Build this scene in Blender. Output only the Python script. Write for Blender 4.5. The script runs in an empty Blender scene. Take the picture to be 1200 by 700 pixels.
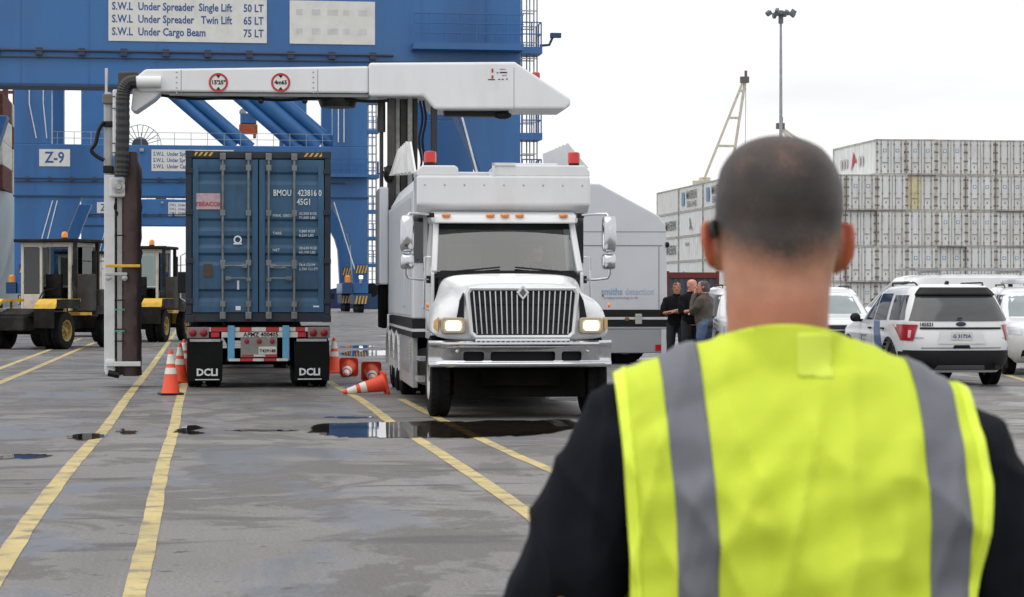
import bpy, bmesh, math, random
from mathutils import Vector, Matrix, noise
R = math.radians
rnd = random.Random(7)
sc = bpy.context.scene
col = sc.collection

# ------------------------------------------------------------------ camera
F = 2600.0            # focal length in pixels of the 1200 px wide photograph
HZ = 346.0            # horizon row
H = 1.57              # eye height
A = math.atan(368 / F)  # the lanes run along +Y, the camera looks a little to their right
SA, CA = math.sin(A), math.cos(A)
cd = bpy.data.cameras.new('camera')
cam = bpy.data.objects.new('camera', cd)
col.objects.link(cam)
cd.sensor_width = 36.0
cd.lens = 36.0 * F / 1200.0
cd.clip_start = 0.1
cd.clip_end = 9000
cam.location = (0, 0, H)
cam.rotation_euler = (R(90) - math.atan((350 - HZ) / F), 0, -A)
cd.dof.use_dof = True
cd.dof.focus_distance = 33
cd.dof.aperture_fstop = 12.5
sc.camera = cam

# ------------------------------------------------------------------ overcast sky
w = bpy.data.worlds.new('World')
sc.world = w
w.use_nodes = True
nt = w.node_tree
nt.nodes.clear()
SUN_EL, SUN_AZ = R(62), R(245)      # azimuth clockwise from +Y: behind the camera, to its left
sky = nt.nodes.new('ShaderNodeTexSky')
sky.sky_type = 'NISHITA'
sky.sun_disc = False
sky.sun_elevation = SUN_EL
sky.sun_rotation = SUN_AZ
sky.dust_density = 4.0
sm = nt.nodes.new('ShaderNodeVectorMath'); sm.operation = 'SCALE'
sm.inputs['Scale'].default_value = 0.10
nt.links.new(sky.outputs[0], sm.inputs[0])
tc = nt.nodes.new('ShaderNodeTexCoord')
mp = nt.nodes.new('ShaderNodeMapping')
mp.inputs['Scale'].default_value = (1.6, 1.6, 7.0)
nt.links.new(tc.outputs['Generated'], mp.inputs[0])
nz = nt.nodes.new('ShaderNodeTexNoise')
nz.inputs['Scale'].default_value = 2.1
nz.inputs['Detail'].default_value = 6
nz.inputs['Roughness'].default_value = 0.55
nt.links.new(mp.outputs[0], nz.inputs[0])
cr = nt.nodes.new('ShaderNodeValToRGB')
cr.color_ramp.elements[0].position = 0.36
cr.color_ramp.elements[0].color = (0.76, 0.77, 0.785, 1)
cr.color_ramp.elements[1].position = 0.66
cr.color_ramp.elements[1].color = (0.98, 0.975, 0.97, 1)
nt.links.new(nz.outputs[0], cr.inputs[0])
mx = nt.nodes.new('ShaderNodeMix'); mx.data_type = 'RGBA'
mx.inputs[0].default_value = 0.93
nt.links.new(sm.outputs[0], mx.inputs[6])
nt.links.new(cr.outputs[0], mx.inputs[7])
bg = nt.nodes.new('ShaderNodeBackground')
bg.inputs[1].default_value = 1.0
nt.links.new(mx.outputs[2], bg.inputs[0])
wo = nt.nodes.new('ShaderNodeOutputWorld')
nt.links.new(bg.outputs[0], wo.inputs[0])
sl = bpy.data.lights.new('sun', 'SUN')
sl.energy = 0.85
sl.angle = R(80)
sl.color = (1.0, 0.97, 0.93)
so = bpy.data.objects.new('sun', sl)
col.objects.link(so)
sd = Vector((math.sin(SUN_AZ) * math.cos(SUN_EL), math.cos(SUN_AZ) * math.cos(SUN_EL), math.sin(SUN_EL)))
so.rotation_euler = sd.to_track_quat('Z', 'Y').to_euler()
so.location = (0, -20, 60)
sc.view_settings.view_transform = 'Standard'
sc.view_settings.look = 'None'
sc.view_settings.gamma = 1.0
sc.view_settings.exposure = 0.38
sc.view_settings.use_curve_mapping = False
sc.render.engine = 'CYCLES'
sc.cycles.max_bounces = 8
sc.cycles.transparent_max_bounces = 12

# ------------------------------------------------------------------ pixel helpers (a pixel is only a direction)
def at(px, py, D):
    lat = (px - 600) / F * D
    return Vector((D * SA + lat * CA, D * CA - lat * SA, H + (HZ - py) / F * D))

def gnd(px, py, z=0.0):
    D = F * (H - z) / (py - HZ)
    p = at(px, py, D)
    p.z = z
    return p

def atY(px, py, Y):
    t = (px - 600) / F
    return at(px, py, Y / (CA - t * SA))

def C(r, g, b):
    f = lambda v: (v / 255 / 12.92) if v <= 10 else ((v / 255 + 0.055) / 1.055) ** 2.4
    return (f(r), f(g), f(b))

# ------------------------------------------------------------------ materials
MATS = {}
def mat(name, c, rough=0.5, metal=0.0, var=0.12, scale=2.0, bump=0.0, bscale=60, coat=0.0,
        dirt=None, dscale=1.5, damt=0.5, stretch=(1, 1, 1), spec=0.5, emit=0.0, rvar=0.0, rand=False, dlo=0.5, dhi=0.75):
    """Principled paint with mottled colour, optional grime (its own shape, streaked by stretch) and fine relief."""
    if name in MATS:
        return MATS[name]
    m = bpy.data.materials.new(name)
    m.use_nodes = True
    t = m.node_tree
    p = t.nodes['Principled BSDF']
    p.inputs['Roughness'].default_value = rough
    p.inputs['Metallic'].default_value = metal
    p.inputs['Specular IOR Level'].default_value = spec
    if coat:
        p.inputs['Coat Weight'].default_value = coat
        p.inputs['Coat Roughness'].default_value = 0.08
    co = t.nodes.new('ShaderNodeTexCoord')
    src = co.outputs['Object']
    if rand:      # every copy gets its own stains
        oi = t.nodes.new('ShaderNodeObjectInfo')
        ml = t.nodes.new('ShaderNodeMath'); ml.operation = 'MULTIPLY'; ml.inputs[1].default_value = 70.0
        t.links.new(oi.outputs['Random'], ml.inputs[0])
        va = t.nodes.new('ShaderNodeVectorMath'); va.operation = 'ADD'
        t.links.new(src, va.inputs[0]); t.links.new(ml.outputs[0], va.inputs[1])
        src = va.outputs[0]
    n = t.nodes.new('ShaderNodeTexNoise')
    n.inputs['Scale'].default_value = scale
    n.inputs['Detail'].default_value = 5
    t.links.new(src, n.inputs[0])
    mr = t.nodes.new('ShaderNodeMapRange')
    mr.inputs[1].default_value = 0.3; mr.inputs[2].default_value = 0.7
    t.links.new(n.outputs[0], mr.inputs[0])
    mi = t.nodes.new('ShaderNodeMix'); mi.data_type = 'RGBA'
    mi.inputs[6].default_value = tuple(x * (1 - var) for x in c) + (1,)
    mi.inputs[7].default_value = tuple(min(x * (1 + var), 1) for x in c) + (1,)
    t.links.new(mr.outputs[0], mi.inputs[0])
    out = mi.outputs[2]
    if rand:      # and its own age of paint
        xr = t.nodes.new('ShaderNodeMix'); xr.data_type = 'RGBA'
        xr.inputs[7].default_value = (c[0]*0.80, c[1]*0.77, c[2]*0.70, 1)
        mrr = t.nodes.new('ShaderNodeMapRange'); mrr.inputs[1].default_value = 0.45; mrr.inputs[4].default_value = 0.38
        t.links.new(oi.outputs['Random'], mrr.inputs[0]); t.links.new(mrr.outputs[0], xr.inputs[0]); t.links.new(out, xr.inputs[6])
        out = xr.outputs[2]
    if dirt:
        mpp = t.nodes.new('ShaderNodeMapping')
        mpp.inputs['Scale'].default_value = stretch
        t.links.new(src, mpp.inputs[0])
        n2 = t.nodes.new('ShaderNodeTexNoise')
        n2.inputs['Scale'].default_value = dscale
        n2.inputs['Detail'].default_value = 7
        n2.inputs['Roughness'].default_value = 0.62
        t.links.new(mpp.outputs[0], n2.inputs[0])
        m2 = t.nodes.new('ShaderNodeMapRange')
        m2.inputs[1].default_value = dlo; m2.inputs[2].default_value = dhi
        m2.inputs[4].default_value = damt
        t.links.new(n2.outputs[0], m2.inputs[0])
        x2 = t.nodes.new('ShaderNodeMix'); x2.data_type = 'RGBA'
        x2.inputs[7].default_value = tuple(dirt) + (1,)
        t.links.new(m2.outputs[0], x2.inputs[0])
        t.links.new(out, x2.inputs[6])
        out = x2.outputs[2]
    t.links.new(out, p.inputs['Base Color'])
    if rvar:
        m3 = t.nodes.new('ShaderNodeMapRange')
        m3.inputs[1].default_value = 0.3; m3.inputs[2].default_value = 0.7
        m3.inputs[3].default_value = max(rough - rvar, 0.02); m3.inputs[4].default_value = min(rough + rvar, 1)
        t.links.new(n.outputs[0], m3.inputs[0])
        t.links.new(m3.outputs[0], p.inputs['Roughness'])
    if bump:
        n3 = t.nodes.new('ShaderNodeTexNoise')
        n3.inputs['Scale'].default_value = bscale
        n3.inputs['Detail'].default_value = 3
        t.links.new(co.outputs['Object'], n3.inputs[0])
        b = t.nodes.new('ShaderNodeBump')
        b.inputs['Strength'].default_value = bump
        b.inputs['Distance'].default_value = 0.02
        t.links.new(n3.outputs[0], b.inputs['Height'])
        t.links.new(b.outputs[0], p.inputs['Normal'])
    if emit:
        p.inputs['Emission Color'].default_value = tuple(c) + (1,)
        p.inputs['Emission Strength'].default_value = emit
    MATS[name] = m
    return m

def glass(name, tint=(0.5, 0.55, 0.55), refl=0.25):
    if name in MATS:
        return MATS[name]
    m = bpy.data.materials.new(name)
    m.use_nodes = True
    t = m.node_tree
    t.nodes.clear()
    o = t.nodes.new('ShaderNodeOutputMaterial')
    tr = t.nodes.new('ShaderNodeBsdfTransparent'); tr.inputs[0].default_value = tint + (1,)
    gl = t.nodes.new('ShaderNodeBsdfGlossy'); gl.inputs['Roughness'].default_value = 0.03
    fr = t.nodes.new('ShaderNodeFresnel'); fr.inputs[0].default_value = 1.5
    ad = t.nodes.new('ShaderNodeMath'); ad.operation = 'ADD'; ad.use_clamp = True
    ad.inputs[1].default_value = refl
    t.links.new(fr.outputs[0], ad.inputs[0])
    ms = t.nodes.new('ShaderNodeMixShader')
    t.links.new(ad.outputs[0], ms.inputs[0])
    t.links.new(tr.outputs[0], ms.inputs[1])
    t.links.new(gl.outputs[0], ms.inputs[2])
    t.links.new(ms.outputs[0], o.inputs[0])
    MATS[name] = m
    return m

# ------------------------------------------------------------------ mesh builder
class MB:
    def __init__(s):
        s.v = []; s.f = []
    def add(s, vs, fs):
        o = len(s.v)
        s.v += [tuple(p) for p in vs]
        s.f += [tuple(i + o for i in f) for f in fs]
        return s
    def box(s, x0, x1, y0, y1, z0, z1):
        return s.add([(x0,y0,z0),(x1,y0,z0),(x1,y1,z0),(x0,y1,z0),(x0,y0,z1),(x1,y0,z1),(x1,y1,z1),(x0,y1,z1)],
                     [(0,3,2,1),(4,5,6,7),(0,1,5,4),(1,2,6,5),(2,3,7,6),(3,0,4,7)])
    def cbox(s, c, d):
        return s.box(c[0]-d[0]/2, c[0]+d[0]/2, c[1]-d[1]/2, c[1]+d[1]/2, c[2]-d[2]/2, c[2]+d[2]/2)
    def prism(s, pts, axis, a0, a1):
        n = len(pts)
        def mk(p, a):
            return (a, p[0], p[1]) if axis == 'x' else ((p[0], a, p[1]) if axis == 'y' else (p[0], p[1], a))
        return s.add([mk(p, a0) for p in pts] + [mk(p, a1) for p in pts],
                     [tuple(range(n)), tuple(range(2*n-1, n-1, -1))] + [(i, i+n, (i+1) % n + n, (i+1) % n) for i in range(n)])
    def loft(s, rings, cap=True, closed=True):
        n = len(rings[0]); vs = [p for r in rings for p in r]; fs = []
        for k in range(len(rings) - 1):
            for i in range(n if closed else n - 1):
                j = (i + 1) % n
                fs.append((k*n+i, k*n+j, (k+1)*n+j, (k+1)*n+i))
        if cap:
            fs.append(tuple(range(n-1, -1, -1)))
            fs.append(tuple((len(rings)-1)*n + i for i in range(n)))
        return s.add(vs, fs)
    def cyl(s, p0, p1, r0, r1=None, n=12, cap=True):
        r1 = r0 if r1 is None else r1
        p0, p1 = Vector(p0), Vector(p1)
        q = (p1 - p0).to_track_quat('Z', 'Y')
        rings = []
        for p, r in ((p0, r0), (p1, r1)):
            rings.append([p + q @ Vector((r*math.cos(2*math.pi*i/n), r*math.sin(2*math.pi*i/n), 0)) for i in range(n)])
        return s.loft(rings, cap)
    def pipe(s, pts, rad, n=8, cap=True):
        pts = [Vector(p) for p in pts]
        rad = rad if isinstance(rad, (list, tuple)) else [rad] * len(pts)
        rings = []; up = None
        for i, p in enumerate(pts):
            d = (pts[min(i+1, len(pts)-1)] - pts[max(i-1, 0)]).normalized()
            if up is None:
                up = Vector((0, 0, 1)) if abs(d.z) < 0.9 else Vector((1, 0, 0))
            x = up.cross(d).normalized(); y = d.cross(x).normalized(); up = y
            rings.append([p + (x*math.cos(2*math.pi*k/n) + y*math.sin(2*math.pi*k/n)) * rad[i] for k in range(n)])
        return s.loft(rings, cap)
    def beam(s, p0, p1, wx, wz, up=(0, 0, 1)):
        p0, p1 = Vector(p0), Vector(p1)
        d = (p1 - p0).normalized(); u = Vector(up)
        if abs(d.dot(u)) > 0.98: u = Vector((0, 1, 0))
        x = u.cross(d).normalized(); y = d.cross(x)
        return s.loft([[p + x*a*wx/2 + y*b*wz/2 for a, b in ((-1,-1),(1,-1),(1,1),(-1,1))] for p in (p0, p1)])
    def lathe(s, prof, o=(0, 0, 0), axis=(0, 0, 1), n=20, cap=True):
        q = Vector(axis).to_track_quat('Z', 'Y'); o = Vector(o)
        return s.loft([[o + q @ Vector((r*math.cos(2*math.pi*i/n), r*math.sin(2*math.pi*i/n), h)) for i in range(n)] for r, h in prof], cap)
    def ell(s, c, r, n=14, m=9):
        rings = []
        for k in range(1, m):
            a = math.pi * k / m
            rings.append([(c[0]+r[0]*math.sin(a)*math.cos(2*math.pi*i/n), c[1]+r[1]*math.sin(a)*math.sin(2*math.pi*i/n), c[2]-r[2]*math.cos(a)) for i in range(n)])
        return s.loft(rings)
    def xform(s, M):
        s.v = [tuple(M @ Vector(p)) for p in s.v]
        return s
    def mesh(s, name):
        me = bpy.data.meshes.new(name)
        me.from_pydata(s.v, [], s.f)
        bm = bmesh.new(); bm.from_mesh(me)
        bmesh.ops.recalc_face_normals(bm, faces=bm.faces)
        bm.to_mesh(me); bm.free()
        return me
    def build(s, name, m, parent=None, smooth=None, bevel=0.0, seg=2):
        me = s.mesh(name)
        return link(name, me, m, parent, smooth, bevel, seg)

def link(name, me, m, parent=None, smooth=None, bevel=0.0, seg=2):
    me.materials.clear()
    me.materials.append(m)
    if smooth:
        me.polygons.foreach_set('use_smooth', [True] * len(me.polygons))
        me.set_sharp_from_angle(angle=R(smooth))
    o = bpy.data.objects.new(name, me)
    col.objects.link(o)
    o.parent = parent
    if bevel:
        b = o.modifiers.new('bevel', 'BEVEL')
        b.width = bevel; b.segments = seg; b.limit_method = 'ANGLE'; b.angle_limit = R(40)
        b.harden_normals = False
    return o

def tag(o, label=None, cat=None, group=None, kind=None):
    if label: o['label'] = label
    if cat: o['category'] = cat
    if group: o['group'] = group
    if kind: o['kind'] = kind
    return o

def thing(name, label, cat, loc=(0, 0, 0), rz=0.0, group=None):
    o = bpy.data.objects.new(name, None)
    o.empty_display_size = 0.3
    col.objects.link(o)
    o.location = loc
    o.rotation_euler = (0, 0, rz)
    return tag(o, label, cat, group)

KIDS = {}
def copy_tree(o, parent=None):
    c = o.copy()
    col.objects.link(c)
    c.parent = parent
    for ch in list(o.children):
        copy_tree(ch, c)
    return c

def text(s, size, m, parent, loc, rot=(R(90), 0, 0), name='lettering', align='CENTER', sx=1.0, bold=0.0, ext=0.002):
    cu = bpy.data.curves.new('t', 'FONT')
    cu.body = s; cu.size = size; cu.align_x = align; cu.align_y = 'CENTER'
    cu.extrude = ext; cu.offset = bold; cu.resolution_u = 2
    ob = bpy.data.objects.new('t', cu)
    me = bpy.data.meshes.new_from_object(ob)
    bpy.data.objects.remove(ob); bpy.data.curves.remove(cu)
    me.name = name
    o = link(name, me, m, parent)
    o.location = loc; o.rotation_euler = rot; o.scale = (sx, 1, 1)
    return o

def remesh(mb, voxel, smooth=4, factor=0.5):
    """fuse overlapping closed shapes into one continuous skin"""
    me = mb.mesh('fuse')
    ob = bpy.data.objects.new('fuse', me)
    col.objects.link(ob)
    r = ob.modifiers.new('r', 'REMESH'); r.mode = 'VOXEL'; r.voxel_size = voxel; r.adaptivity = 0
    if smooth:
        s = ob.modifiers.new('s', 'SMOOTH'); s.iterations = smooth; s.factor = factor
    dg = bpy.context.evaluated_depsgraph_get()
    out = bpy.data.meshes.new_from_object(ob.evaluated_get(dg))
    bpy.data.objects.remove(ob); bpy.data.meshes.remove(me)
    vs = [v.co.copy() for v in out.vertices]
    fs = [tuple(p.vertices) for p in out.polygons]
    ns = [v.normal.copy() for v in out.vertices]
    bpy.data.meshes.remove(out)
    return vs, fs, ns

def clip(vs, fs, g):
    """keep the part of a surface where the field g is positive, with a clean interpolated edge"""
    gv = [g(p) for p in vs]
    V = []; Fc = []; idx = {}; cut = {}
    def old(i):
        if i not in idx:
            idx[i] = len(V); V.append(tuple(vs[i]))
        return idx[i]
    def edge(i, j):
        k = (min(i, j), max(i, j))
        if k not in cut:
            a, b = k
            t = gv[a] / (gv[a] - gv[b])
            cut[k] = len(V); V.append(tuple(vs[a].lerp(vs[b], t)))
        return cut[k]
    for f in fs:
        s = [gv[i] > 0 for i in f]
        if all(s):
            Fc.append(tuple(old(i) for i in f)); continue
        if not any(s): continue
        poly = []
        for a in range(len(f)):
            i, j = f[a], f[(a+1) % len(f)]
            if s[a]: poly.append(old(i))
            if s[a] != s[(a+1) % len(f)]: poly.append(edge(i, j))
        if len(poly) >= 3: Fc.append(tuple(poly))
    me = bpy.data.meshes.new('clip')
    me.from_pydata(V, [], Fc)
    return me

def interp(tab, x):
    if x <= tab[0][0]: return tab[0][1]
    for (a, va), (b, vb) in zip(tab, tab[1:]):
        if x <= b: return va + (vb - va) * (x - a) / (b - a)
    return tab[-1][1]

# ================================================================== THE SETTING
def ground_mat():
    m = bpy.data.materials.new('wet_asphalt')
    m.use_nodes = True
    t = m.node_tree
    p = t.nodes['Principled BSDF']
    co = t.nodes.new('ShaderNodeTexCoord')
    def N(scale, stretch, detail=5, rough=0.55, dist=0.0):
        mp_ = t.nodes.new('ShaderNodeMapping'); mp_.inputs['Scale'].default_value = stretch
        t.links.new(co.outputs['Object'], mp_.inputs[0])
        n_ = t.nodes.new('ShaderNodeTexNoise')
        n_.inputs['Scale'].default_value = scale; n_.inputs['Detail'].default_value = detail
        n_.inputs['Roughness'].default_value = rough; n_.inputs['Distortion'].default_value = dist
        t.links.new(mp_.outputs[0], n_.inputs[0])
        return n_.outputs[0]
    def MR(s, a, b, c=0.0, d=1.0):
        r_ = t.nodes.new('ShaderNodeMapRange')
        for i, v in enumerate((a, b, c, d)): r_.inputs[i + 1].default_value = v
        t.links.new(s, r_.inputs[0]); return r_.outputs[0]
    def MIX(f, a, b, mode='MIX'):
        x_ = t.nodes.new('ShaderNodeMix'); x_.data_type = 'RGBA'; x_.blend_type = mode
        if isinstance(f, float): x_.inputs[0].default_value = f
        else: t.links.new(f, x_.inputs[0])
        for i, q in ((6, a), (7, b)):
            if isinstance(q, tuple): x_.inputs[i].default_value = q + (1,)
            else: t.links.new(q, x_.inputs[i])
        return x_.outputs[2]
    big = MR(N(0.16, (1, 1, 1), 4), 0.38, 0.62)
    c1 = MIX(big, (0.166, 0.155, 0.149), (0.214, 0.203, 0.197))
    smear = MR(N(0.55, (0.8, 0.75, 1), 8, 0.66, 1.1), 0.505, 0.535)      # wheel-scrubbed smears lying across the lanes
    c2 = MIX(smear, c1, (0.122, 0.112, 0.107))
    streak = MR(N(1.0, (0.22, 1.1, 1), 7, 0.66, 0.5), 0.575, 0.625, 0, 0.85)
    c3 = MIX(streak, c2, (0.075, 0.069, 0.067))
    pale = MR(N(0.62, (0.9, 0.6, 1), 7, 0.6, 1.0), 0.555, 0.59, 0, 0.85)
    c3 = MIX(pale, c3, (0.172, 0.180, 0.196))  # sky sheen on the wet film, painted in as pale bluish colour
    # tyre tracks running along the lanes
    track = MR(N(1.3, (1.4, 0.05, 1), 4, 0.6), 0.52, 0.72, 0, 0.45)
    c4 = MIX(track, c3, (0.098, 0.094, 0.093))
    grit = MR(N(46, (1, 1, 1), 3, 0.7), 0.3, 0.7, 0.60, 1.42)
    c5 = MIX(1.0, c4, c4)
    mm = t.nodes.new('ShaderNodeVectorMath'); mm.operation = 'SCALE'
    t.links.new(c5, mm.inputs[0]); t.links.new(grit, mm.inputs['Scale'])
    # small dark stains and crumbs
    spot = MR(N(5.5, (0.6, 1.0, 1), 3, 0.6), 0.66, 0.70, 0, 0.8)
    c6 = MIX(spot, mm.outputs[0], (0.02, 0.02, 0.02))
    t.links.new(c6, p.inputs['Base Color'])
    wet = MR(N(0.62, (0.9, 0.6, 1), 7, 0.6, 1.0), 0.50, 0.59)
    rg = MR(wet, 0, 1, 0.60, 0.30)
    t.links.new(rg, p.inputs['Roughness'])
    p.inputs['Specular IOR Level'].default_value = 0.4
    b = t.nodes.new('ShaderNodeBump'); b.inputs['Strength'].default_value = 0.35; b.inputs['Distance'].default_value = 0.006
    t.links.new(N(70, (1, 1, 1), 3, 0.7), b.inputs['Height'])
    t.links.new(b.outputs[0], p.inputs['Normal'])
    return m

QX = -19.5            # quay edge
g = MB()
xs = [QX, 0, 60, 400, 2600]; ys = [-60, 0, 100, 600, 4200]
g.add([(x, y, 0) for y in ys for x in xs], [(j*5+i, j*5+i+1, j*5+i+6, j*5+i+5) for j in range(4) for i in range(4)])
g.add([(QX, -60, 0), (QX, 4200, 0), (QX, 4200, -3.2), (QX, -60, -3.2)], [(0, 1, 2, 3)])
tag(g.build('ground', ground_mat()), kind='structure')
g = MB().add([(-3200, -60, -2.6), (QX, -60, -2.6), (QX, 4200, -2.6), (-3200, 4200, -2.6)], [(0, 1, 2, 3)])
tag(g.build('water', mat('harbour_water', (0.03, 0.045, 0.05), 0.12, bump=0.3, bscale=0.6)), kind='structure')
g = MB().box(QX - 0.15, QX + 0.55, 40, 1600, 0.004, 0.28)
tag(g.build('quay_kerb', mat('kerb_concrete', (0.3, 0.29, 0.27), 0.9, dirt=(0.1, 0.09, 0.08)), bevel=0.03), kind='structure')

yel = mat('worn_yellow_paint', C(190, 172, 116), 0.62, var=0.16, scale=1.3, dirt=(0.15, 0.14, 0.125), dscale=3.4, damt=0.78, dlo=0.49, dhi=0.64, bump=0.3, bscale=80)
def catmull(pts, n=8):
    out = []
    P = [pts[0]] + pts + [pts[-1]]
    for i in range(1, len(P) - 2):
        for k in range(n):
            u = k / n
            a, b, c, d = P[i-1], P[i], P[i+1], P[i+2]
            out.append(0.5 * ((2*b) + (c - a)*u + (2*a - 5*b + 4*c - d)*u*u + (3*b - a - 3*c + d)*u**3))
    out.append(P[-2])
    return out
def stripe(name, px, wd, seed):
    r = random.Random(seed)
    pts = catmull([gnd(*q) for q in px], 14)
    g = MB(); L = []; Rr = []
    for i, p in enumerate(pts):
        d = (pts[min(i+1, len(pts)-1)] - pts[max(i-1, 0)]).normalized()
        nrm = Vector((d.y, -d.x, 0))
        j = lambda k: wd * (0.5 + 0.09 * noise.noise(Vector((p.y * 1.3, k + seed, 0))))
        L.append(p - nrm * j(0.2)); Rr.append(p + nrm * j(5.2))
    for q in L + Rr: q.z = 0.004
    n = len(pts)
    g.add(L + Rr, [(i, i+1, n+i+1, n+i) for i in range(n-1)])
    return tag(g.build(name, yel), kind='structure')
stripe('lane_line', [(-60, 755), (6, 657), (35, 611), (70, 564), (99, 529), (125, 500), (152, 462), (175, 433), (190, 412), (205, 390), (218, 368)], 0.138, 1)
stripe('lane_line', [(135, 800), (157, 698), (175, 622), (192, 541), (203, 506), (210, 471), (216, 450), (222, 420), (227, 385)], 0.125, 2)
stripe('lane_line', [(385, 447), (394, 453), (426, 471), (461, 497), (507, 526), (560, 561), (627, 608), (745, 690), (900, 798)], 0.142, 3)
stripe('lane_line', [(470, 468), (519, 493), (560, 513), (607, 535), (647, 552), (760, 605), (960, 700)], 0.125, 4)
stripe('lane_line', [(-60, 455), (0, 432), (56, 411), (95, 397)], 0.15, 5)
stripe('lane_line', [(-60, 476), (0, 449), (45, 430), (91, 410), (125, 396)], 0.15, 6)
stripe('lane_line', [(1180, 440), (1240, 458), (1330, 488)], 0.15, 7)

def water_film():
    m = bpy.data.materials.new('puddle_water')
    m.use_nodes = True
    t = m.node_tree; t.nodes.clear()
    o = t.nodes.new('ShaderNodeOutputMaterial')
    tr = t.nodes.new('ShaderNodeBsdfTransparent'); tr.inputs[0].default_value = (0.46, 0.42, 0.38, 1)
    gl = t.nodes.new('ShaderNodeBsdfGlossy'); gl.inputs['Roughness'].default_value = 0.015
    gl.inputs[0].default_value = (0.95, 0.95, 0.95, 1)
    fr = t.nodes.new('ShaderNodeFresnel'); fr.inputs[0].default_value = 1.36
    n = t.nodes.new('ShaderNodeTexNoise'); n.inputs['Scale'].default_value = 3.0
    tcx = t.nodes.new('ShaderNodeTexCoord'); t.links.new(tcx.outputs['Object'], n.inputs[0])
    b = t.nodes.new('ShaderNodeBump'); b.inputs['Strength'].default_value = 0.02; b.inputs['Distance'].default_value = 0.01
    t.links.new(n.outputs[0], b.inputs['Height']); t.links.new(b.outputs[0], gl.inputs['Normal'])
    ms = t.nodes.new('ShaderNodeMixShader')
    t.links.new(fr.outputs[0], ms.inputs[0]); t.links.new(tr.outputs[0], ms.inputs[1]); t.links.new(gl.outputs[0], ms.inputs[2])
    t.links.new(ms.outputs[0], o.inputs[0])
    return m
pud = water_film()
def puddle(px, jit=0.06, seed=0):
    pts = catmull([gnd(*q) for q in px + px[:1]], 16)[:-1]
    for i, p in enumerate(pts):
        k = noise.noise(Vector((p.x * 2.3, p.y * 1.1, seed)))
        k2 = noise.noise(Vector((p.x * 9, p.y * 4, seed + 3)))
        k4 = noise.noise(Vector((p.x * 27, p.y * 13, seed + 6)))
        p.y += (k * 5 + k2 * 3.0 + k4 * 2.0) * jit; p.x += (k2 * 1.5 + k4) * jit; p.z = 0.008
    g = MB().add(pts, [tuple(range(len(pts)))])
    me = g.mesh('puddle')
    bm = bmesh.new(); bm.from_mesh(me); bmesh.ops.triangulate(bm, faces=bm.faces)
    down = [f_ for f_ in bm.faces if f_.normal.z < 0]
    if down: bmesh.ops.reverse_faces(bm, faces=down)
    bm.to_mesh(me); bm.free()
    return tag(link('puddle', me, pud), kind='structure')
puddle([(361, 507), (370, 499), (388, 497), (416, 497), (455, 495), (500, 494.5), (560, 494), (620, 493), (672, 492), (700, 494), (690, 500), (662, 505),
        (640, 509), (600, 512), (555, 513.5), (500, 513), (455, 513.5), (416, 513), (392, 512), (376, 509)], 0.05, 1)
puddle([(204, 508), (214, 502), (228, 499), (236, 502), (224, 506), (240, 508), (222, 509.5)], 0.05, 2)
puddle([(262, 505.2), (285, 504.3), (318, 504.2), (350, 504.8), (330, 506), (290, 506)], 0.02, 12)
puddle([(76, 513), (95, 509), (120, 509), (121, 512), (104, 516), (86, 516)], 0.05, 3)
puddle([(138, 507), (144, 503), (158, 507), (160, 509), (144, 509.5)], 0.05, 4)
puddle([(-8, 536), (12, 533), (48, 533.5), (60, 535), (44, 537.5), (14, 538)], 0.05, 5)
puddle([(378, 489.6), (392, 488.6), (420, 488.2), (440, 489), (424, 490.4), (396, 490.4)], 0.04, 6)
puddle([(398, 415), (412, 411.5), (440, 411), (470, 412), (468, 416), (430, 417.5), (410, 417.5)], 0.1, 7)
puddle([(396, 407), (420, 405), (440, 406), (425, 408)], 0.1, 8)
puddle([(640, 466), (660, 463), (690, 463), (700, 466), (680, 469), (650, 469)], 0.06, 9)

# far shore behind the quay
g = MB()
pts = []
for i in range(121):
    x = -900 + i * 30
    pts.append((x, 3000 + 200 * noise.noise(Vector((i * 0.2, 0, 0))), 7 + 6 * noise.noise(Vector((i * 0.35, 1, 0))) + 4 * noise.noise(Vector((i * 1.1, 2, 0)))))
for i in range(120):
    a, b = pts[i], pts[i+1]
    g.add([(a[0], a[1], -3), (b[0], b[1], -3), (b[0], b[1], b[2]), (a[0], a[1], a[2]), (a[0], a[1]+60, -3), (b[0], b[1]+60, -3)], [(0, 1, 2, 3), (3, 2, 5, 4)])
tag(g.build('hills', mat('far_shore', (0.16, 0.20, 0.22), 0.95, var=0.3, scale=0.02)), kind='structure')

# ================================================================== QUAY CRANES
BLUE = mat('crane_blue', C(44, 102, 160), 0.46, var=0.07, scale=0.35, dirt=C(34, 80, 130), dscale=0.25, damt=0.7, stretch=(1, 1, 0.15), coat=0.15, rvar=0.12, dlo=0.46, dhi=0.68)
BLUE2 = mat('crane_blue_dark', C(30, 64, 104), 0.5, var=0.1)
SIGN = mat('sign_white', C(214, 214, 210), 0.6, var=0.05, dirt=(0.4, 0.4, 0.38), damt=0.4)
SIGNTXT = mat('sign_blue_letters', C(52, 84, 140), 0.6)
GREYM = mat('galvanised', (0.34, 0.35, 0.37), 0.5, metal=0.5, var=0.15)
BLACKM = mat('dark_rubber', (0.010, 0.010, 0.011), 0.7, spec=0.15, var=0.3, scale=8)
WHITEP = mat('white_handrail', (0.72, 0.75, 0.78), 0.5)
YELP = mat('machine_yellow', C(212, 168, 40), 0.5, var=0.12, dirt=(0.12, 0.09, 0.05), damt=0.7, dscale=3)

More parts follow.
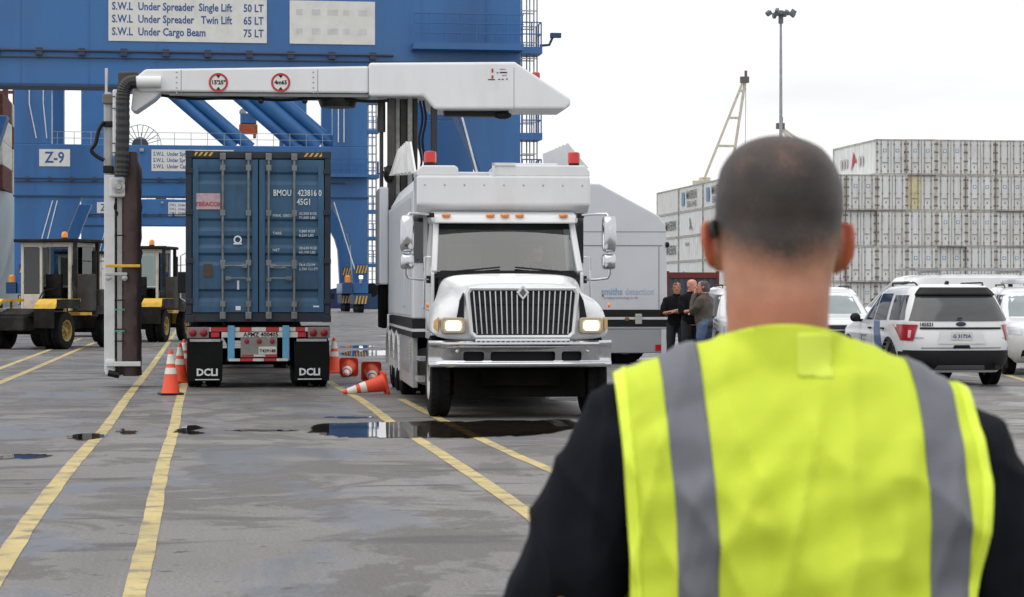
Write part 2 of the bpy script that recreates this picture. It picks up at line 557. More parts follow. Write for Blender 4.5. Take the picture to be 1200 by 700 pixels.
ORANGE_ = mat('warning_orange', C(222, 140, 48), 0.4, var=0.1)
LAMPW = mat('work_lamp_white', (0.9, 0.92, 0.9), 0.3, emit=1.0)
def crane(name, label, D, z0, z1, signz, number, big=False):
    t = thing(name, label, 'crane', (0, at(232, 346, D).y, 0))
    LX, RX, DEP = -15.9, 15.0, 18.0
    for fy in (0.0, DEP):
        # legs taper downward on their inner side
        MB().prism([(LX, 2.6), (-12.9, 2.6), (-12.5, 4), (-11.4, 7), (-10.1, z0 + 0.02), (LX, z0 + 0.02)], 'y', fy - 0.9, fy + 0.9).build('leg', BLUE, t, bevel=0.05)
        MB().prism([(RX, 2.6), (13.7, 2.6), (13.5, 6), (13.2, 7.05), (11.5, z0 + 0.02), (RX, z0 + 0.02)], 'y', fy - 0.9, fy + 0.9).build('leg', BLUE, t, bevel=0.05)
        MB().box(LX, -12.7, fy - 0.85, fy + 0.85, z1, 38).build('upper_leg', BLUE, t, bevel=0.05)
        MB().box(11.9, RX, fy - 0.85, fy + 0.85, z1, 38).build('upper_leg', BLUE, t, bevel=0.05)
        if fy > 0:
            MB().box(LX - 0.02, RX + 0.02, fy - 0.95, fy + 0.95, 31, 34).build('portal_beam', BLUE, t, bevel=0.05)
            for xa_, xb_ in ((LX, -12.7), (11.9, RX)): MB().box(xa_, xb_, fy - 0.87, fy + 0.87, z0 + 0.01, z1 + 0.01).build('leg_joint', BLUE, t, bevel=0.05)
            continue
        b = MB().box(LX - 0.02, RX + 0.02, fy - 0.95, fy + 0.95, z0 + 0.02, z1).build('portal_beam', BLUE, t, bevel=0.05)
        cnd = MB().pipe([(LX, fy - 1.12, z0 + 1.55), (RX - 6, fy - 1.12, z0 + 1.55)], 0.07, 6).pipe([(LX, fy - 1.08, z0 + 1.25), (RX - 2, fy - 1.08, z0 + 1.25)], 0.035, 5)
        for i in range(13):
            cnd.box(LX + 1 + i * 1.9, LX + 1.3 + i * 1.9, fy - 1.17, fy - 0.953, z0 + 1.35, z0 + 1.68)
        cnd.build('conduit', mat('dark_pipe', (0.03, 0.04, 0.07), 0.6), b)
        MB().box(LX - 0.1, RX + 0.1, fy - 1.05, fy + 1.05, z0 - 0.06, z0 + 0.06).build('flange', BLUE2, b)
        # weld ribs on the face
        rb = MB()
        for i in range(10): rb.box(LX + 1.8 + i * 3.05, LX + 1.84 + i * 3.05, fy - 0.975, fy - 0.952, z0 + 0.1, z1 - 0.05)
        rb.build('seam', BLUE, b)
        rail = MB()
        for i in range(21):
            x = LX + 0.8 + i * 1.45
            rail.cyl((x, fy - 0.8, z1), (x, fy - 0.8, z1 + 1.1), 0.03, n=5)
        for h in (0.55, 1.1): rail.cyl((LX + 0.8, fy - 0.8, z1 + h), (RX - 0.6, fy - 0.8, z1 + h), 0.025, n=5)
        rail.build('railing', GREYM, t)
        for xb, r_ in (((12.4, 0.55), (10.6, 0.72), (8.8, 0.5), (4.7, 0.5), (3.2, 0.5)) if D < 250 else ()):
            MB().cyl((xb, fy + 0.2, z1 - 0.1), (xb - 20.5, fy, z1 + 17.5), r_, n=16).build('brace', BLUE, t, smooth=40)
        # pale ladder rails on the legs
        for k, (xa, xc, za, zb) in enumerate(((-14.6, -14.0, z1 + 0.5, z1 + 6), (-13.4, -13.1, z1 + 0.5, z1 + 6), (12.4, 12.4, z1 + 0.4, z1 + 6), (12.9, 12.9, z1 + 0.4, z1 + 6))):
            MB().cyl((xa, fy - 0.92, za + 3), (xc if k < 2 else xa, fy - 0.92, za), 0.05, n=5).cyl((xa, fy - 0.92, za + 3), (xa, fy - 0.92, zb), 0.05, n=5).build('cable_run', WHITEP, t)
        for xa, xc in ((-13.5, -12.0), (-12.9, -11.6), (14.0, 13.4)):
            MB().cyl((xa - 0.9 if xa < 0 else xa, fy - 0.95, 3.4), (xc - 0.6 if xa < 0 else 12.0, fy - 0.95, z0 - 0.4), 0.05, n=5).build('cable_run', WHITEP, t)
    for x in (LX + 1.05, RX - 0.75):
        MB().box(x - 0.7, x + 0.7, -2.4, DEP + 2.4, 1.7, 2.7).build('sill_beam', BLUE, t, bevel=0.06)
        for fy in (0, DEP):
            bo = MB().box(x - 0.55, x + 0.55, fy - 3.4, fy + 3.4, 0.75, 1.62).prism([(-0.9 + fy, 1.6), (0.9 + fy, 1.6), (0.6 + fy, 1.72), (-0.6 + fy, 1.72)], 'x', x - 0.5, x + 0.5).build('bogie', BLUE2, t, bevel=0.05)
            for k in range(5):
                MB().lathe([(0.1, -0.3), (0.42, -0.25), (0.42, 0.25), (0.1, 0.3)], (x, fy - 2.8 + k * 1.4, 0.425), (1, 0, 0), 14).build('wheel', BLACKM, bo)
            hz = MB()
            for k in range(4): hz.prism([(x - 0.55 + k * 0.28, 0.8), (x - 0.42 + k * 0.28, 0.8), (x - 0.28 + k * 0.28, 1.5), (x - 0.41 + k * 0.28, 1.5)], 'y', fy - 3.42, fy - 3.405)
            hz.build('hazard_stripe', YELP, bo)
            bb_ = MB().box(x - 0.5, x + 0.5, fy - 3.0, fy - 2.2, 3.4, 4.3).build('buffer_box', BLUE2, t, bevel=0.03)
            for k in range(4): MB().prism([(x - 0.45 + k * 0.25, 3.5), (x - 0.34 + k * 0.25, 3.5), (x - 0.16 + k * 0.25, 4.2), (x - 0.27 + k * 0.25, 4.2)], 'y', fy - 3.015, fy - 3.003).build('hazard_stripe', YELP, bb_)
            if fy == 0:
                MB().lathe([(0.28, 0), (0.28, 0.5), (0.2, 0.62), (0.05, 0.65)], (x - 1.1, -2.4, 2.7), (0, 0, 1), 14).build('warning_lamp', ORANGE_, t)
                MB().cbox((x, -3.1, 3.15), (0.34, 0.2, 0.3)).build('work_lamp', LAMPW, t)
                MB().box(x - 1.6, x - 0.75, -2.9, -1.6, 1.7, 2.7).build('drive_cabinet', BLUE2, t, bevel=0.04)
                MB().lathe([(0.2, -0.25), (0.62, -0.25), (0.62, -0.18), (0.3, -0.16), (0.3, 0.16), (0.62, 0.18), (0.62, 0.25), (0.2, 0.25)], (x + 1.05, -1.8, 2.0), (0, 1, 0), 18).build('cable_drum', BLACKM, t)
                MB().box(x - 0.2, x + 1.0, -2.2, -1.4, 1.3, 1.69).build('drum_bracket', BLUE2, t)
            MB().cyl((x, fy - 2.6, 2.6), (x, fy - 2.6, 3.42), 0.12, n=8).build('buffer_post', GREYM, t)
    # caged ladder and landings outside the right leg
    lad = MB()
    for dx in (0.12, 0.5, 0.85):
        for dy in (-0.5, 0.5): lad.cyl((RX + dx, dy, 2.0), (RX + dx, dy, z1 + 8), 0.035, n=5)
    for i in range(int((z1 + 6) / 0.75)):
        z = 2.2 + i * 0.75
        lad.box(RX + 0.1, RX + 0.87, -0.53, -0.48, z, z + 0.05); lad.box(RX + 0.1, RX + 0.87, 0.48, 0.53, z, z + 0.05)
    lad.build('ladder', GREYM, t)
    for zf in (4.4, 6.8, 9.2, z0 + 2.1, z1 + 1.6, z1 + 4.2):
        pl = MB().box(RX, RX + 1.05, -0.85, 0.85, zf - 0.32, zf).build('landing', BLUE, t)
        rl = MB()
        for dx, dy in ((0.1, -0.8), (0.55, -0.8), (1.0, -0.8), (1.0, 0), (1.0, 0.8)):
            rl.cyl((RX + dx, dy, zf), (RX + dx, dy, zf + 1.15), 0.035, n=5)
        for h in (0.6, 1.15):
            rl.cyl((RX + 0.1, -0.8, zf + h), (RX + 1.0, -0.8, zf + h), 0.03, n=5).cyl((RX + 1.0, -0.8, zf + h), (RX + 1.0, 0.8, zf + h), 0.03, n=5)
        rl.build('landing_rail', BLUE, pl)
    # service balcony on the face of the beam
    zb = z0 + 2.1
    bc = MB().box(9.84, RX, -2.0, -0.952, zb - 0.3, zb).build('balcony', BLUE, t)
    rl = MB()
    for i in range(8): rl.cyl((9.9 + i * 0.72, -1.95, zb), (9.9 + i * 0.72, -1.95, zb + 1.35), 0.03, n=5)
    for h in (0.45, 0.9, 1.35): rl.cyl((9.9, -1.95, zb + h), (RX, -1.95, zb + h), 0.03, n=5)
    rl.build('balcony_rail', BLUE, bc)
    la = MB().pipe([(RX + 1.0, -0.4, zb + 0.1), (RX + 1.45, -0.4, zb + 0.15), (RX + 1.6, -0.4, zb + 0.5)], 0.07, 6).build('lamp_arm', BLUE2, t)
    MB().cbox((RX + 1.75, -0.4, zb + 0.6), (0.5, 0.3, 0.22)).build('floodlight', BLUE2, la)
    # reel
    rc = (-5.1, 1.6, z1 + 0.1)
    rl = MB()
    for i in range(22):
        a = 2 * math.pi * i / 22
        rl.cyl((rc[0] + 0.75 * math.cos(a), rc[1], rc[2] + 0.75 * math.sin(a)), (rc[0] + 1.85 * math.cos(a), rc[1], rc[2] + 1.85 * math.sin(a)), 0.03, n=4)
    rl.lathe([(0.75, -0.12), (0.75, 0.12)], rc, (0, 1, 0), 20)
    rl.lathe([(1.83, -0.03), (1.88, -0.03), (1.88, 0.03), (1.83, 0.03)], rc, (0, 1, 0), 28, cap=False)
    rl.build('cable_reel', mat('reel_dark', (0.05, 0.06, 0.08), 0.6), t)
    # top girder
    for fy in (3.5, 14.5):
        MB().box(-60, 40, fy - 0.8, fy + 0.8, 36, 39).build('girder', BLUE, t)
    # signs
    zt, zbm = signz
    s = MB().box(-4.05, 3.15, -1.0, -0.96, zbm, zt).build('load_sign', SIGN, t)
    h = zt - zbm
    rows = [('S.W.L  Under Spreader', 'Single Lift', '50 LT'), ('S.W.L  Under Spreader', 'Twin Lift', '65 LT'), ('S.W.L  Under Cargo Beam', '', '75 LT')]
    for i, (a, b_, c_) in enumerate(rows):
        z = zt - h * (0.21 + 0.29 * i)
        text('S.W.L', 0.50, SIGNTXT, s, (-3.9, -1.004, z), align='LEFT', bold=0.012, sx=0.78)
        text(a[7:], 0.50, SIGNTXT, s, (-2.72, -1.004, z), align='LEFT', bold=0.012, sx=0.78)
        if b_: text(b_, 0.50, SIGNTXT, s, (1.55, -1.004, z), align='RIGHT', bold=0.012, sx=0.78)
        text(c_, 0.50, SIGNTXT, s, (3.0, -1.004, z), align='RIGHT', bold=0.012, sx=0.78)
    if big:
        s2 = MB().box(4.2, 8.15, -1.0, -0.96, zbm, zt).build('notice_board', SIGN, t)
        for i, zz in enumerate((0.72, 0.28)):
            for j in range(5):
                MB().box(4.5 + j * 0.72, 4.5 + j * 0.72 + 0.3 + 0.1 * (j % 3), -1.004, -1.001, zt - h * (1 - zz) - 0.12, zt - h * (1 - zz) + 0.16).build('faded_mark', mat('faded_print', C(196, 197, 197), 0.6), s2)
    n_ = MB().box(-13.75, -11.1, -1.0, -0.96, signz[1] + 0.35, signz[0] - 0.05).build('number_sign', SIGN, t)
    text(number, 1.35, SIGNTXT, n_, (-12.42, -1.004, (signz[0] + signz[1]) / 2 + 0.13), bold=0.03, sx=0.85)
    lp = MB().cbox((-4.9, -1.1, z1 - 0.45), (0.35, 0.25, 0.3)).build('lamp_housing', GREYM, t)
    return t

crane('quay_crane', 'blue portal crane whose beam carries the large load sign and blank notice board', 103, 11.15, 16.6, (15.2, 13.2), 'Z-9', True)
crane('quay_crane', 'blue portal crane marked Z-9 in large letters behind the yard tractors', 197, 10.25, 14.8, (14.4, 12.5), 'Z-9')
crane('quay_crane', 'smallest blue portal crane standing behind the Z-9 crane', 308, 11.15, 14.8, (14.4, 12.5), 'Z-8')

# spreader hanging under the far crane
p = at(291, 162, 318)
sp = thing('lifting_spreader', 'small blue and orange lifting spreader hanging on cables behind diagonal braces', 'spreader', (p.x, p.y, p.z))
MB().box(-1.15, 1.15, -1, 1, 2.0, 3.5).build('head_block', BLUE, sp, bevel=0.1)
MB().box(-1.3, 1.3, -1.1, 1.1, 0.6, 1.9).box(-1.1, -0.7, -0.9, 0.9, 0, 0.6).box(0.7, 1.1, -0.9, 0.9, 0, 0.6).build('spreader_frame', mat('rust_orange', C(176, 84, 44), 0.7, dirt=(0.05, 0.03, 0.02)), sp, bevel=0.06)
for s in (-0.8, 0.8):
    MB().lathe([(0.1, -0.2), (0.5, -0.2), (0.5, 0.2), (0.1, 0.2)], (s, 0, 3.7), (0, 1, 0), 14).build('sheave', GREYM, sp)
    MB().cyl((s, 0, 4.0), (s, 0, 22), 0.04, n=5).build('cable', GREYM, sp)

# ------------------------------------------------------------------ ship at the quay
p = at(5, 346, 232)
ship = thing('cargo_ship', 'pale hulled cargo ship moored beyond the blue crane leg', 'ship', (-21.5, p.y, -2.6))
hullm = mat('hull_paint', C(168, 182, 190), 0.45, var=0.1, scale=0.15, dirt=C(110, 120, 128), dscale=0.3, damt=0.7, stretch=(1, 1, 0.2))
rings = []
for z, wid, y0 in ((0.0, 0.16, 12), (3, 0.25, 9), (7, 0.55, 5), (11, 0.85, 1.5), (14, 1.0, -2), (16.0, 1.0, -4)):
    ring = []
    n = 26
    for i in range(n):
        u = i / (n - 1)
        y = y0 + (110 - y0) * u ** 1.6
        hw = 13.0 * min(1, (u * 2.4 + 0.02) ** 0.62) * (wid + (1 - wid) * min(1, u * 1.9))
        ring.append((-13 + hw, y, z))
    for i in range(n - 1, -1, -1):
        ring.append((-26 - ring[i][0], ring[i][1], z))
    rings.append(ring)
MB().loft(rings).build('hull', hullm, ship, smooth=35)
rm = mat('red_lead_steel', C(96, 52, 48), 0.75, var=0.25, dirt=(0.04, 0.025, 0.02), damt=0.8)
for k in range(3):
    br = MB()
    for i in range(7):
        br.box(-24.5 + i * 3.9, -23.9 + i * 3.9, 14 + k * 14, 14.6 + k * 14, 16, 30)
    for i in range(6): br.box(-24.5, -0.4, 13.95 + k * 14, 14.65 + k * 14, 18 + i * 2.2, 18.35 + i * 2.2)
    br.build('lashing_bridge', rm, ship)
for k in range(2):
    for j in range(4):
        bx_ = MB()
        bx_.box(-1.22, 1.22, 0, 12.19, 0, 2.6)
        o = bx_.build('deck_container', mat('deck_container_white', C(206, 206, 202), 0.6, dirt=(0.2, 0.16, 0.13)) if (j + k) % 3 else rm, None, bevel=0.05)
        o.location = (-22.9 + 0.2, p.y + 15.2 + k * 14, 13.45 + j * 2.65)
        tag(o, '%s %s container of the %s' % (('lowest', 'lower middle', 'upper middle', 'topmost')[j], 'white' if (j + k) % 3 else 'dark red', ('pile just behind the ship\'s bow', 'second pile on the ship, past a lashing bridge')[k]), 'container', 'containers on the ship deck')
        for q in range(9):
            MB().box(1.22, 1.25, 0.6 + q * 1.28, 1.2 + q * 1.28, 0.15, 2.45).build('rib', o.data.materials[0], o)

# ================================================================== VEHICLE HELPERS
def bool_cut(o, cutter):
    me = cutter.mesh('cutter')
    c = bpy.data.objects.new('cutter', me); col.objects.link(c)
    c.matrix_world = o.matrix_world
    c.parent = o.parent
    m = o.modifiers.new('cut', 'BOOLEAN'); m.operation = 'DIFFERENCE'; m.solver = 'EXACT'; m.object = c
    dg = bpy.context.evaluated_depsgraph_get()
    new = bpy.data.meshes.new_from_object(o.evaluated_get(dg))
    old = o.data
    o.modifiers.clear(); o.data = new; new.name = old.name
    bpy.data.objects.remove(c); bpy.data.meshes.remove(me); bpy.data.meshes.remove(old)
    return o

RUBBER = mat('tyre_rubber', (0.009, 0.009, 0.010), 0.8, spec=0.12, var=0.3, scale=6, dirt=(0.03, 0.027, 0.024), damt=0.6, dscale=4, bump=0.3, bscale=40)
STEEL = mat('wheel_steel', (0.42, 0.42, 0.43), 0.4, metal=0.6, var=0.2, dirt=(0.1, 0.08, 0.06), damt=0.6)
CHROME = mat('chrome', (0.56, 0.57, 0.60), 0.16, metal=1.0, var=0.06, scale=5, rvar=0.08)
BLACK = mat('black_paint', (0.010, 0.010, 0.011), 0.45, spec=0.25, var=0.3)
UNDER = mat('underbody_dark', (0.007, 0.0066, 0.006), 0.9, spec=0.05, var=0.4)
TRUCKW = mat('truck_white', (0.68, 0.69, 0.705), 0.28, var=0.02, coat=0.4, dirt=(0.46, 0.45, 0.43), damt=0.35, dscale=1.4, stretch=(1.5, 1, 0.4), dlo=0.5, dhi=0.75)
BOXW = mat('box_white', (0.60, 0.62, 0.65), 0.4, var=0.03, dirt=(0.42, 0.42, 0.42), damt=0.4, dscale=1.0, stretch=(1, 1, 0.25))
ORANGE = mat('amber_lens', C(236, 140, 40), 0.25, var=0.05, coat=0.5)
REDLENS = mat('red_lens', C(190, 24, 22), 0.22, var=0.05, coat=0.5)
LIT = mat('lit_headlamp', (1.0, 0.9, 0.68), 0.2, emit=1.6)
TINT = mat('tinted_glass', (0.02, 0.023, 0.026), 0.05, var=0.1, coat=0.3)
CLEAR = glass('windscreen_glass', (0.50, 0.55, 0.54), 0.075)

def wheel(parent, x, y, r, wdt, side, hub=STEEL, dual=False, name='wheel'):
    """side = +1: outer face towards +x"""
    e = bpy.data.objects.new(name, None); col.objects.link(e); e.parent = parent
    e.location = (x, y, r); e.empty_display_size = 0.1
    if side < 0: e.rotation_euler = (0, 0, math.pi)
    ty = MB()
    def tyre(c):
        ty.lathe([(r*0.58, c-wdt*0.46), (r*0.86, c-wdt*0.5), (r*0.965, c-wdt*0.42), (r, c-wdt*0.28), (r, c-0.02), (r*0.975, c-0.015), (r*0.975, c+0.015), (r, c+0.02), (r, c+wdt*0.28), (r*0.965, c+wdt*0.42), (r*0.86, c+wdt*0.5), (r*0.58, c+wdt*0.46)], (0, 0, 0), (1, 0, 0), 28, cap=False)
        n = 36
        for i in range(n):
            a = 2*math.pi*i/n
            for s in (-1, 1):
                ty.add([(c+s*wdt*0.27+dx, (r+h)*math.cos(a+da), (r+h)*math.sin(a+da)) for h in (-0.01, 0.008) for dx, da in ((-0.03, -0.05), (0.03, -0.05), (0.03, 0.05), (-0.03, 0.05))],
                       [(0,1,2,3),(4,5,6,7),(0,1,5,4),(1,2,6,5),(2,3,7,6),(3,0,4,7)])
    tyre(-wdt/2 if not dual else -wdt/2)
    if dual: tyre(-wdt*1.65)
    ty.build('tyre', RUBBER, e, smooth=35)
    rm_ = MB().lathe([(0.02, -wdt*0.3), (r*0.2, -wdt*0.28), (r*0.22, -wdt*0.42), (r*0.46, -wdt*0.42), (r*0.52, -wdt*0.08), (r*0.58, -wdt*0.03), (r*0.6, -wdt*0.1), (r*0.6, -wdt*0.9)], (0, 0, 0), (1, 0, 0), 24)
    rm_.build('rim', hub, e, smooth=30)
    nb = MB()
    for i in range(8):
        a = 2*math.pi*i/8
        nb.cyl((-wdt*0.42, r*0.33*math.cos(a), r*0.33*math.sin(a)), (-wdt*0.2, r*0.33*math.cos(a), r*0.33*math.sin(a)), 0.022*r/0.5, n=6)
    nb.cyl((-wdt*0.3, 0, 0), (-wdt*0.05, 0, 0), r*0.13, n=12)
    nb.build('hub', hub, e, smooth=40)
    return e

# ================================================================== BLUE CONTAINER
p0 = at(303, HZ, 37.5)
FL = 1.115
CB = mat('container_blue', C(42, 82, 112), 0.55, var=0.14, scale=1.2, dirt=C(28, 42, 56), dscale=1.6, damt=0.65, stretch=(1.5, 1, 0.5), bump=0.25, bscale=5)
CBD = mat('container_blue_frame', C(22, 36, 50), 0.62, var=0.25, scale=3, dirt=C(58, 38, 28), dscale=2.5, damt=0.7)
RODM = mat('lock_rod_steel', C(112, 116, 118), 0.55, metal=0.3, var=0.2, scale=6, dirt=C(92, 66, 48), damt=0.6, dscale=5)
STEN = mat('stencil_white', C(208, 214, 214), 0.6, var=0.1, scale=20)
ct = thing('shipping_container', 'blue corrugated shipping container with closed double doors on the chassis trailer', 'container', (p0.x, p0.y, FL))
HW, HH, LEN = 1.219, 2.896, 12.19
fr = MB()
for s in (-1, 1):
    for y in (0, LEN - 0.16):
        fr.box(*sorted((s*HW, s*(HW-0.105))), y, y + 0.16, 0.12, HH - 0.12)
    fr.box(*sorted((s*HW, s*(HW-0.08))), 0.16, LEN-0.16, 0.0, 0.16)
    fr.box(*sorted((s*HW, s*(HW-0.07))), 0.16, LEN-0.16, HH-0.11, HH-0.01)
for y in (0.01, LEN - 0.13):
    fr.box(-HW+0.02, HW-0.02, y, y+0.12, HH-0.135, HH-0.012)
    fr.box(-HW+0.02, HW-0.02, y, y+0.12, 0.0, 0.15)
fr.build('frame', CBD, ct, bevel=0.012)
for s in (-1, 1):
    pr = []
    for i in range(43):
        y = 0.16 + i * 0.276
        pr += [(s*(HW-0.012), y), (s*(HW-0.012), y+0.07), (s*(HW-0.05), y+0.138), (s*(HW-0.05), y+0.208)]
    w_ = MB()
    n = len(pr)
    w_.add([(a, b, 0.16) for a, b in pr] + [(a, b, HH-0.11) for a, b in pr], [(i, i+1, n+i+1, n+i) for i in range(n-1)])
    w_.build('side_panel', CB, ct)
MB().box(-HW+0.07, HW-0.07, 0.13, LEN-0.13, HH-0.06, HH-0.03).build('roof_panel', CB, ct)
MB().box(-HW+0.1, HW-0.1, LEN-0.1, LEN-0.06, 0.15, HH-0.13).build('front_panel', CB, ct)
MB().box(-HW+0.1, HW-0.1, 0.13, LEN-0.13, 0.06, 0.12).build('floor_panel', CBD, ct)
for s in (-1, 1):
    for y in (-0.006, LEN-0.15):
        for z in (-0.006, HH-0.13):
            MB().box(*sorted((s*(HW+0.006), s*(HW-0.15))), y, y+0.17, z, z+0.125).build('corner_casting', CBD, ct, bevel=0.01)
gk = MB().box(-HW+0.105, HW-0.105, 0.075, 0.10, 0.14, HH-0.13)
gk.build('gasket', BLACK, ct)
ribs = [0.46, 1.07, 1.36, 1.65, 2.44]
for s in (-1, 1):
    x0, x1 = sorted((s*0.012, s*(HW-0.118)))
    prof = [(0.0, 0.165), (0.0, 0.26)]
    for rz_ in ribs:
        prof += [(0.012, rz_-0.115), (0.052, rz_-0.05), (0.052, rz_+0.055), (0.012, rz_+0.10)]
    prof += [(0.0, 2.62), (0.0, 2.745)]
    d = MB()
    n = len(prof)
    d.add([(x0+0.09, a, b) for a, b in prof] + [(x1-0.09, a, b) for a, b in prof], [(i, i+1, n+i+1, n+i) for i in range(n-1)])
    d.box(x0, x0+0.095, -0.006, 0.06, 0.165, 2.745).box(x1-0.095, x1, -0.006, 0.06, 0.165, 2.745)
    d.box(x0+0.095, x1-0.095, -0.004, 0.06, 0.165, 0.26).box(x0+0.095, x1-0.095, -0.004, 0.06, 2.64, 2.745)
    do = d.build('door', CB, ct)
    for z in (0.35, 1.03, 1.85, 2.55):
        MB().box(*sorted((s*(HW-0.125), s*(HW+0.004))), -0.028, 0.02, z-0.045, z+0.045).build('hinge', CBD, do, bevel=0.01)
    for xr in (0.17, 0.60):
        x = s * xr
        rod = MB().cyl((x, -0.05, 0.06), (x, -0.05, 2.83), 0.021, n=10).build('lock_rod', RODM, ct, smooth=40)
        for z in (0.10, 2.78): MB().box(x-0.05, x+0.05, -0.075, 0.0, z-0.05, z+0.07).build('cam_keeper', RODM, rod, bevel=0.01)
        for z in (0.30, 1.0, 1.84, 2.60): MB().box(x-0.045, x+0.045, -0.07, -0.002, z-0.05, z+0.05).build('bracket', RODM, rod, bevel=0.01)
        zz = 0.95 if (xr > 0.3) else 0.74
        xa, xb = (x, x - s*0.36) if xr > 0.3 else (x, x + s*0.34)
        hd = MB().pipe([(xa, -0.06, zz-0.02), (xa - (xa-xb)*0.2, -0.085, zz), (xb, -0.085, zz-0.005)], 0.014, 6).cbox((xb, -0.05, zz), (0.09, 0.07, 0.07)).cbox((xa, -0.05, zz-0.02), (0.07, 0.07, 0.06))
        hd.build('handle', RODM, rod)
for s in (-1, 1):
    for k in range(4):
        x = s*0.93 + (k-1.5)*0.085
        MB().prism([(x-0.04, 2.80), (x+0.002, 2.80), (x+0.05, 2.865), (x+0.008, 2.865)], 'y', 0.002, 0.009).build('hazard_stripe', YELP, ct)
text('BMOU', 0.15, STEN, ct, (0.40, -0.012, 2.18), sx=0.72, bold=0.0015)
text('423816 0', 0.15, STEN, ct, (0.86, -0.012, 2.18), sx=0.72, bold=0.0015)
text('45G1', 0.15, STEN, ct, (0.765, -0.012, 2.03), sx=0.72, bold=0.0015)
for i, (a, b, c_) in enumerate((('MAX. GROSS', '32,500 KGS', '71,650 LBS'), ('TARE', '3,880 KGS', '8,550 LBS'), ('NET', '28,620 KGS', '63,100 LBS'), ('CU.CAP.', '76.4 CU.M', '2,700 CU.FT'))):
    z = 1.78 - i * 0.285 + (0.03 if i == 0 else 0)
    zz = [1.80, 1.50, 1.215, 0.93][i]
    text(a, 0.065, STEN, ct, (0.235, -0.008, zz), align='LEFT')
    text(b, 0.062, STEN, ct, (0.68, -0.008, zz+0.035), align='LEFT')
    text(c_, 0.062, STEN, ct, (0.68, -0.008, zz-0.035), align='LEFT')
pk = MB().box(-1.04, -0.64, -0.008, 0.0, 1.90, 2.17).build('placard', mat('placard_pink', C(176, 150, 156), 0.6, var=0.15, scale=12), ct)
text('TBEACON', 0.10, mat('placard_red', C(150, 70, 80), 0.6), pk, (-0.83, -0.011, 1.985), bold=0.003)
sl_ = MB().lathe([(0.045, 0), (0.07, 0), (0.07, 0.004), (0.045, 0.004)], (-0.35, -0.01, 1.39), (0, -1, 0), 16, cap=False).box(-0.42, -0.28, -0.012, -0.008, 1.31, 1.335).build('inspection_mark', STEN, ct)
MB().box(-0.92, -0.78, -0.003, 0.008, 0.76, 0.98).build('vent_plate', mat('brown_plate', C(74, 58, 46), 0.7, var=0.2), ct)
MB().box(-0.36, -0.325, -0.006, 0.008, 0.55, 0.70).build('decal', STEN, ct)
MB().box(-0.385, -0.30, -0.010, -0.004, 0.20, 0.27).build('decal', STEN, ct)
MB().box(0.92, 1.02, -0.010, -0.004, 0.25, 0.275).build('decal', STEN, ct)

# ------------------------------------------------------------------ chassis trailer
ch = thing('chassis_trailer', 'black container chassis trailer with red and white rear bar and lettered mud flaps', 'trailer', (p0.x, p0.y, 0))
BLU = mat('light_blue_post', C(88, 150, 186), 0.5, var=0.1, dirt=(0.1, 0.12, 0.14), damt=0.5, dscale=6)
REDT = mat('red_tape', C(172, 34, 40), 0.4, var=0.15, scale=8)
WHT = mat('white_tape', C(196, 192, 188), 0.45, var=0.1, scale=8, dirt=(0.2, 0.17, 0.15), damt=0.5, dscale=6)
MB().box(-0.52, -0.40, 0.1, 12.1, 0.72, 1.05).box(0.40, 0.52, 0.1, 12.1, 0.72, 1.05).build('main_beam', UNDER, ch)
MB().box(-1.2, 1.2, 0.02, 0.22, 0.85, 1.05).box(-1.2, 1.2, 11.8, 12.1, 0.85, 1.05).box(-0.6, 0.6, 4, 4.2, 0.8, 1.0).box(-0.6, 0.6, 8, 8.2, 0.8, 1.0).build('cross_member', UNDER, ch)
xx = -1.215
for i in range(12):
    wdt = [0.12, 0.30, 0.30, 0.18, 0.20, 0.24, 0.22, 0.28, 0.16, 0.20, 0.14, 0.09][i]
    MB().box(xx, xx + wdt - 0.003, 0.008, 0.016, 0.955, 1.025).build('reflector_tape', REDT if i % 2 == 0 else WHT, ch)
    xx += wdt
bar = MB().box(-0.62, 0.66, 0.006, 0.02, 0.855, 0.945).build('number_plate_bar', WHT, ch)
text('APMZ 400405', 0.10, BLACK, bar, (0.04, 0.002, 0.90), bold=0.002)
for s in (-1, 1):
    MB().box(*sorted((s*0.66, s*0.80)), 0.006, 0.02, 0.86, 0.94).build('reflector_tape', REDT, ch)
    lb = MB().box(*sorted((s*0.83, s*1.20)), -0.03, 0.02, 0.845, 1.03).build('lamp_box', mat('lamp_box_grey', C(120, 112, 112), 0.6, dirt=(0.1, 0.06, 0.05)), ch, bevel=0.01)
    for k in (0.92, 1.10):
        MB().lathe([(0.062, 0), (0.062, 0.02), (0.05, 0.032), (0.01, 0.036)], (s*k, -0.03, 0.935), (0, -1, 0), 16).build('tail_lamp', mat('red_lens_dark', C(128, 14, 18), 0.35, var=0.2), lb, smooth=40)
    xp = s*0.46
    MB().box(xp-0.058, xp+0.058, -0.04, 0.05, 0.46, 1.055).build('bumper_post', BLU, ch, bevel=0.01)
    fl = MB().loft([[(s*0.60, -0.01, 0.80), (s*1.19, -0.01, 0.80), (s*1.19, 0.004, 0.80), (s*0.60, 0.004, 0.80)],
                    [(s*0.60, -0.03, 0.45), (s*1.20, -0.02, 0.45), (s*1.20, -0.006, 0.45), (s*0.60, -0.016, 0.45)],
                    [(s*0.61, -0.015, 0.12), (s*1.19, -0.03, 0.12), (s*1.19, -0.016, 0.12), (s*0.61, -0.001, 0.12)]]).build('mud_flap', mat('flap_black', (0.006, 0.0065, 0.007), 0.8, spec=0.15, var=0.3, bump=0.3, bscale=8), ch)
    text('DCLI', 0.165, STEN, fl, (s*0.86, -0.036, 0.265), bold=0.006, sx=1.0)
    MB().box(s*0.86-0.2, s*0.86+0.2, -0.034, -0.030, 0.14, 0.155).build('flap_line', STEN, fl)
    MB().box(*sorted((s*0.64, s*1.15)), -0.02, 0.01, 0.785, 0.83).build('flap_hanger', STEEL, ch)
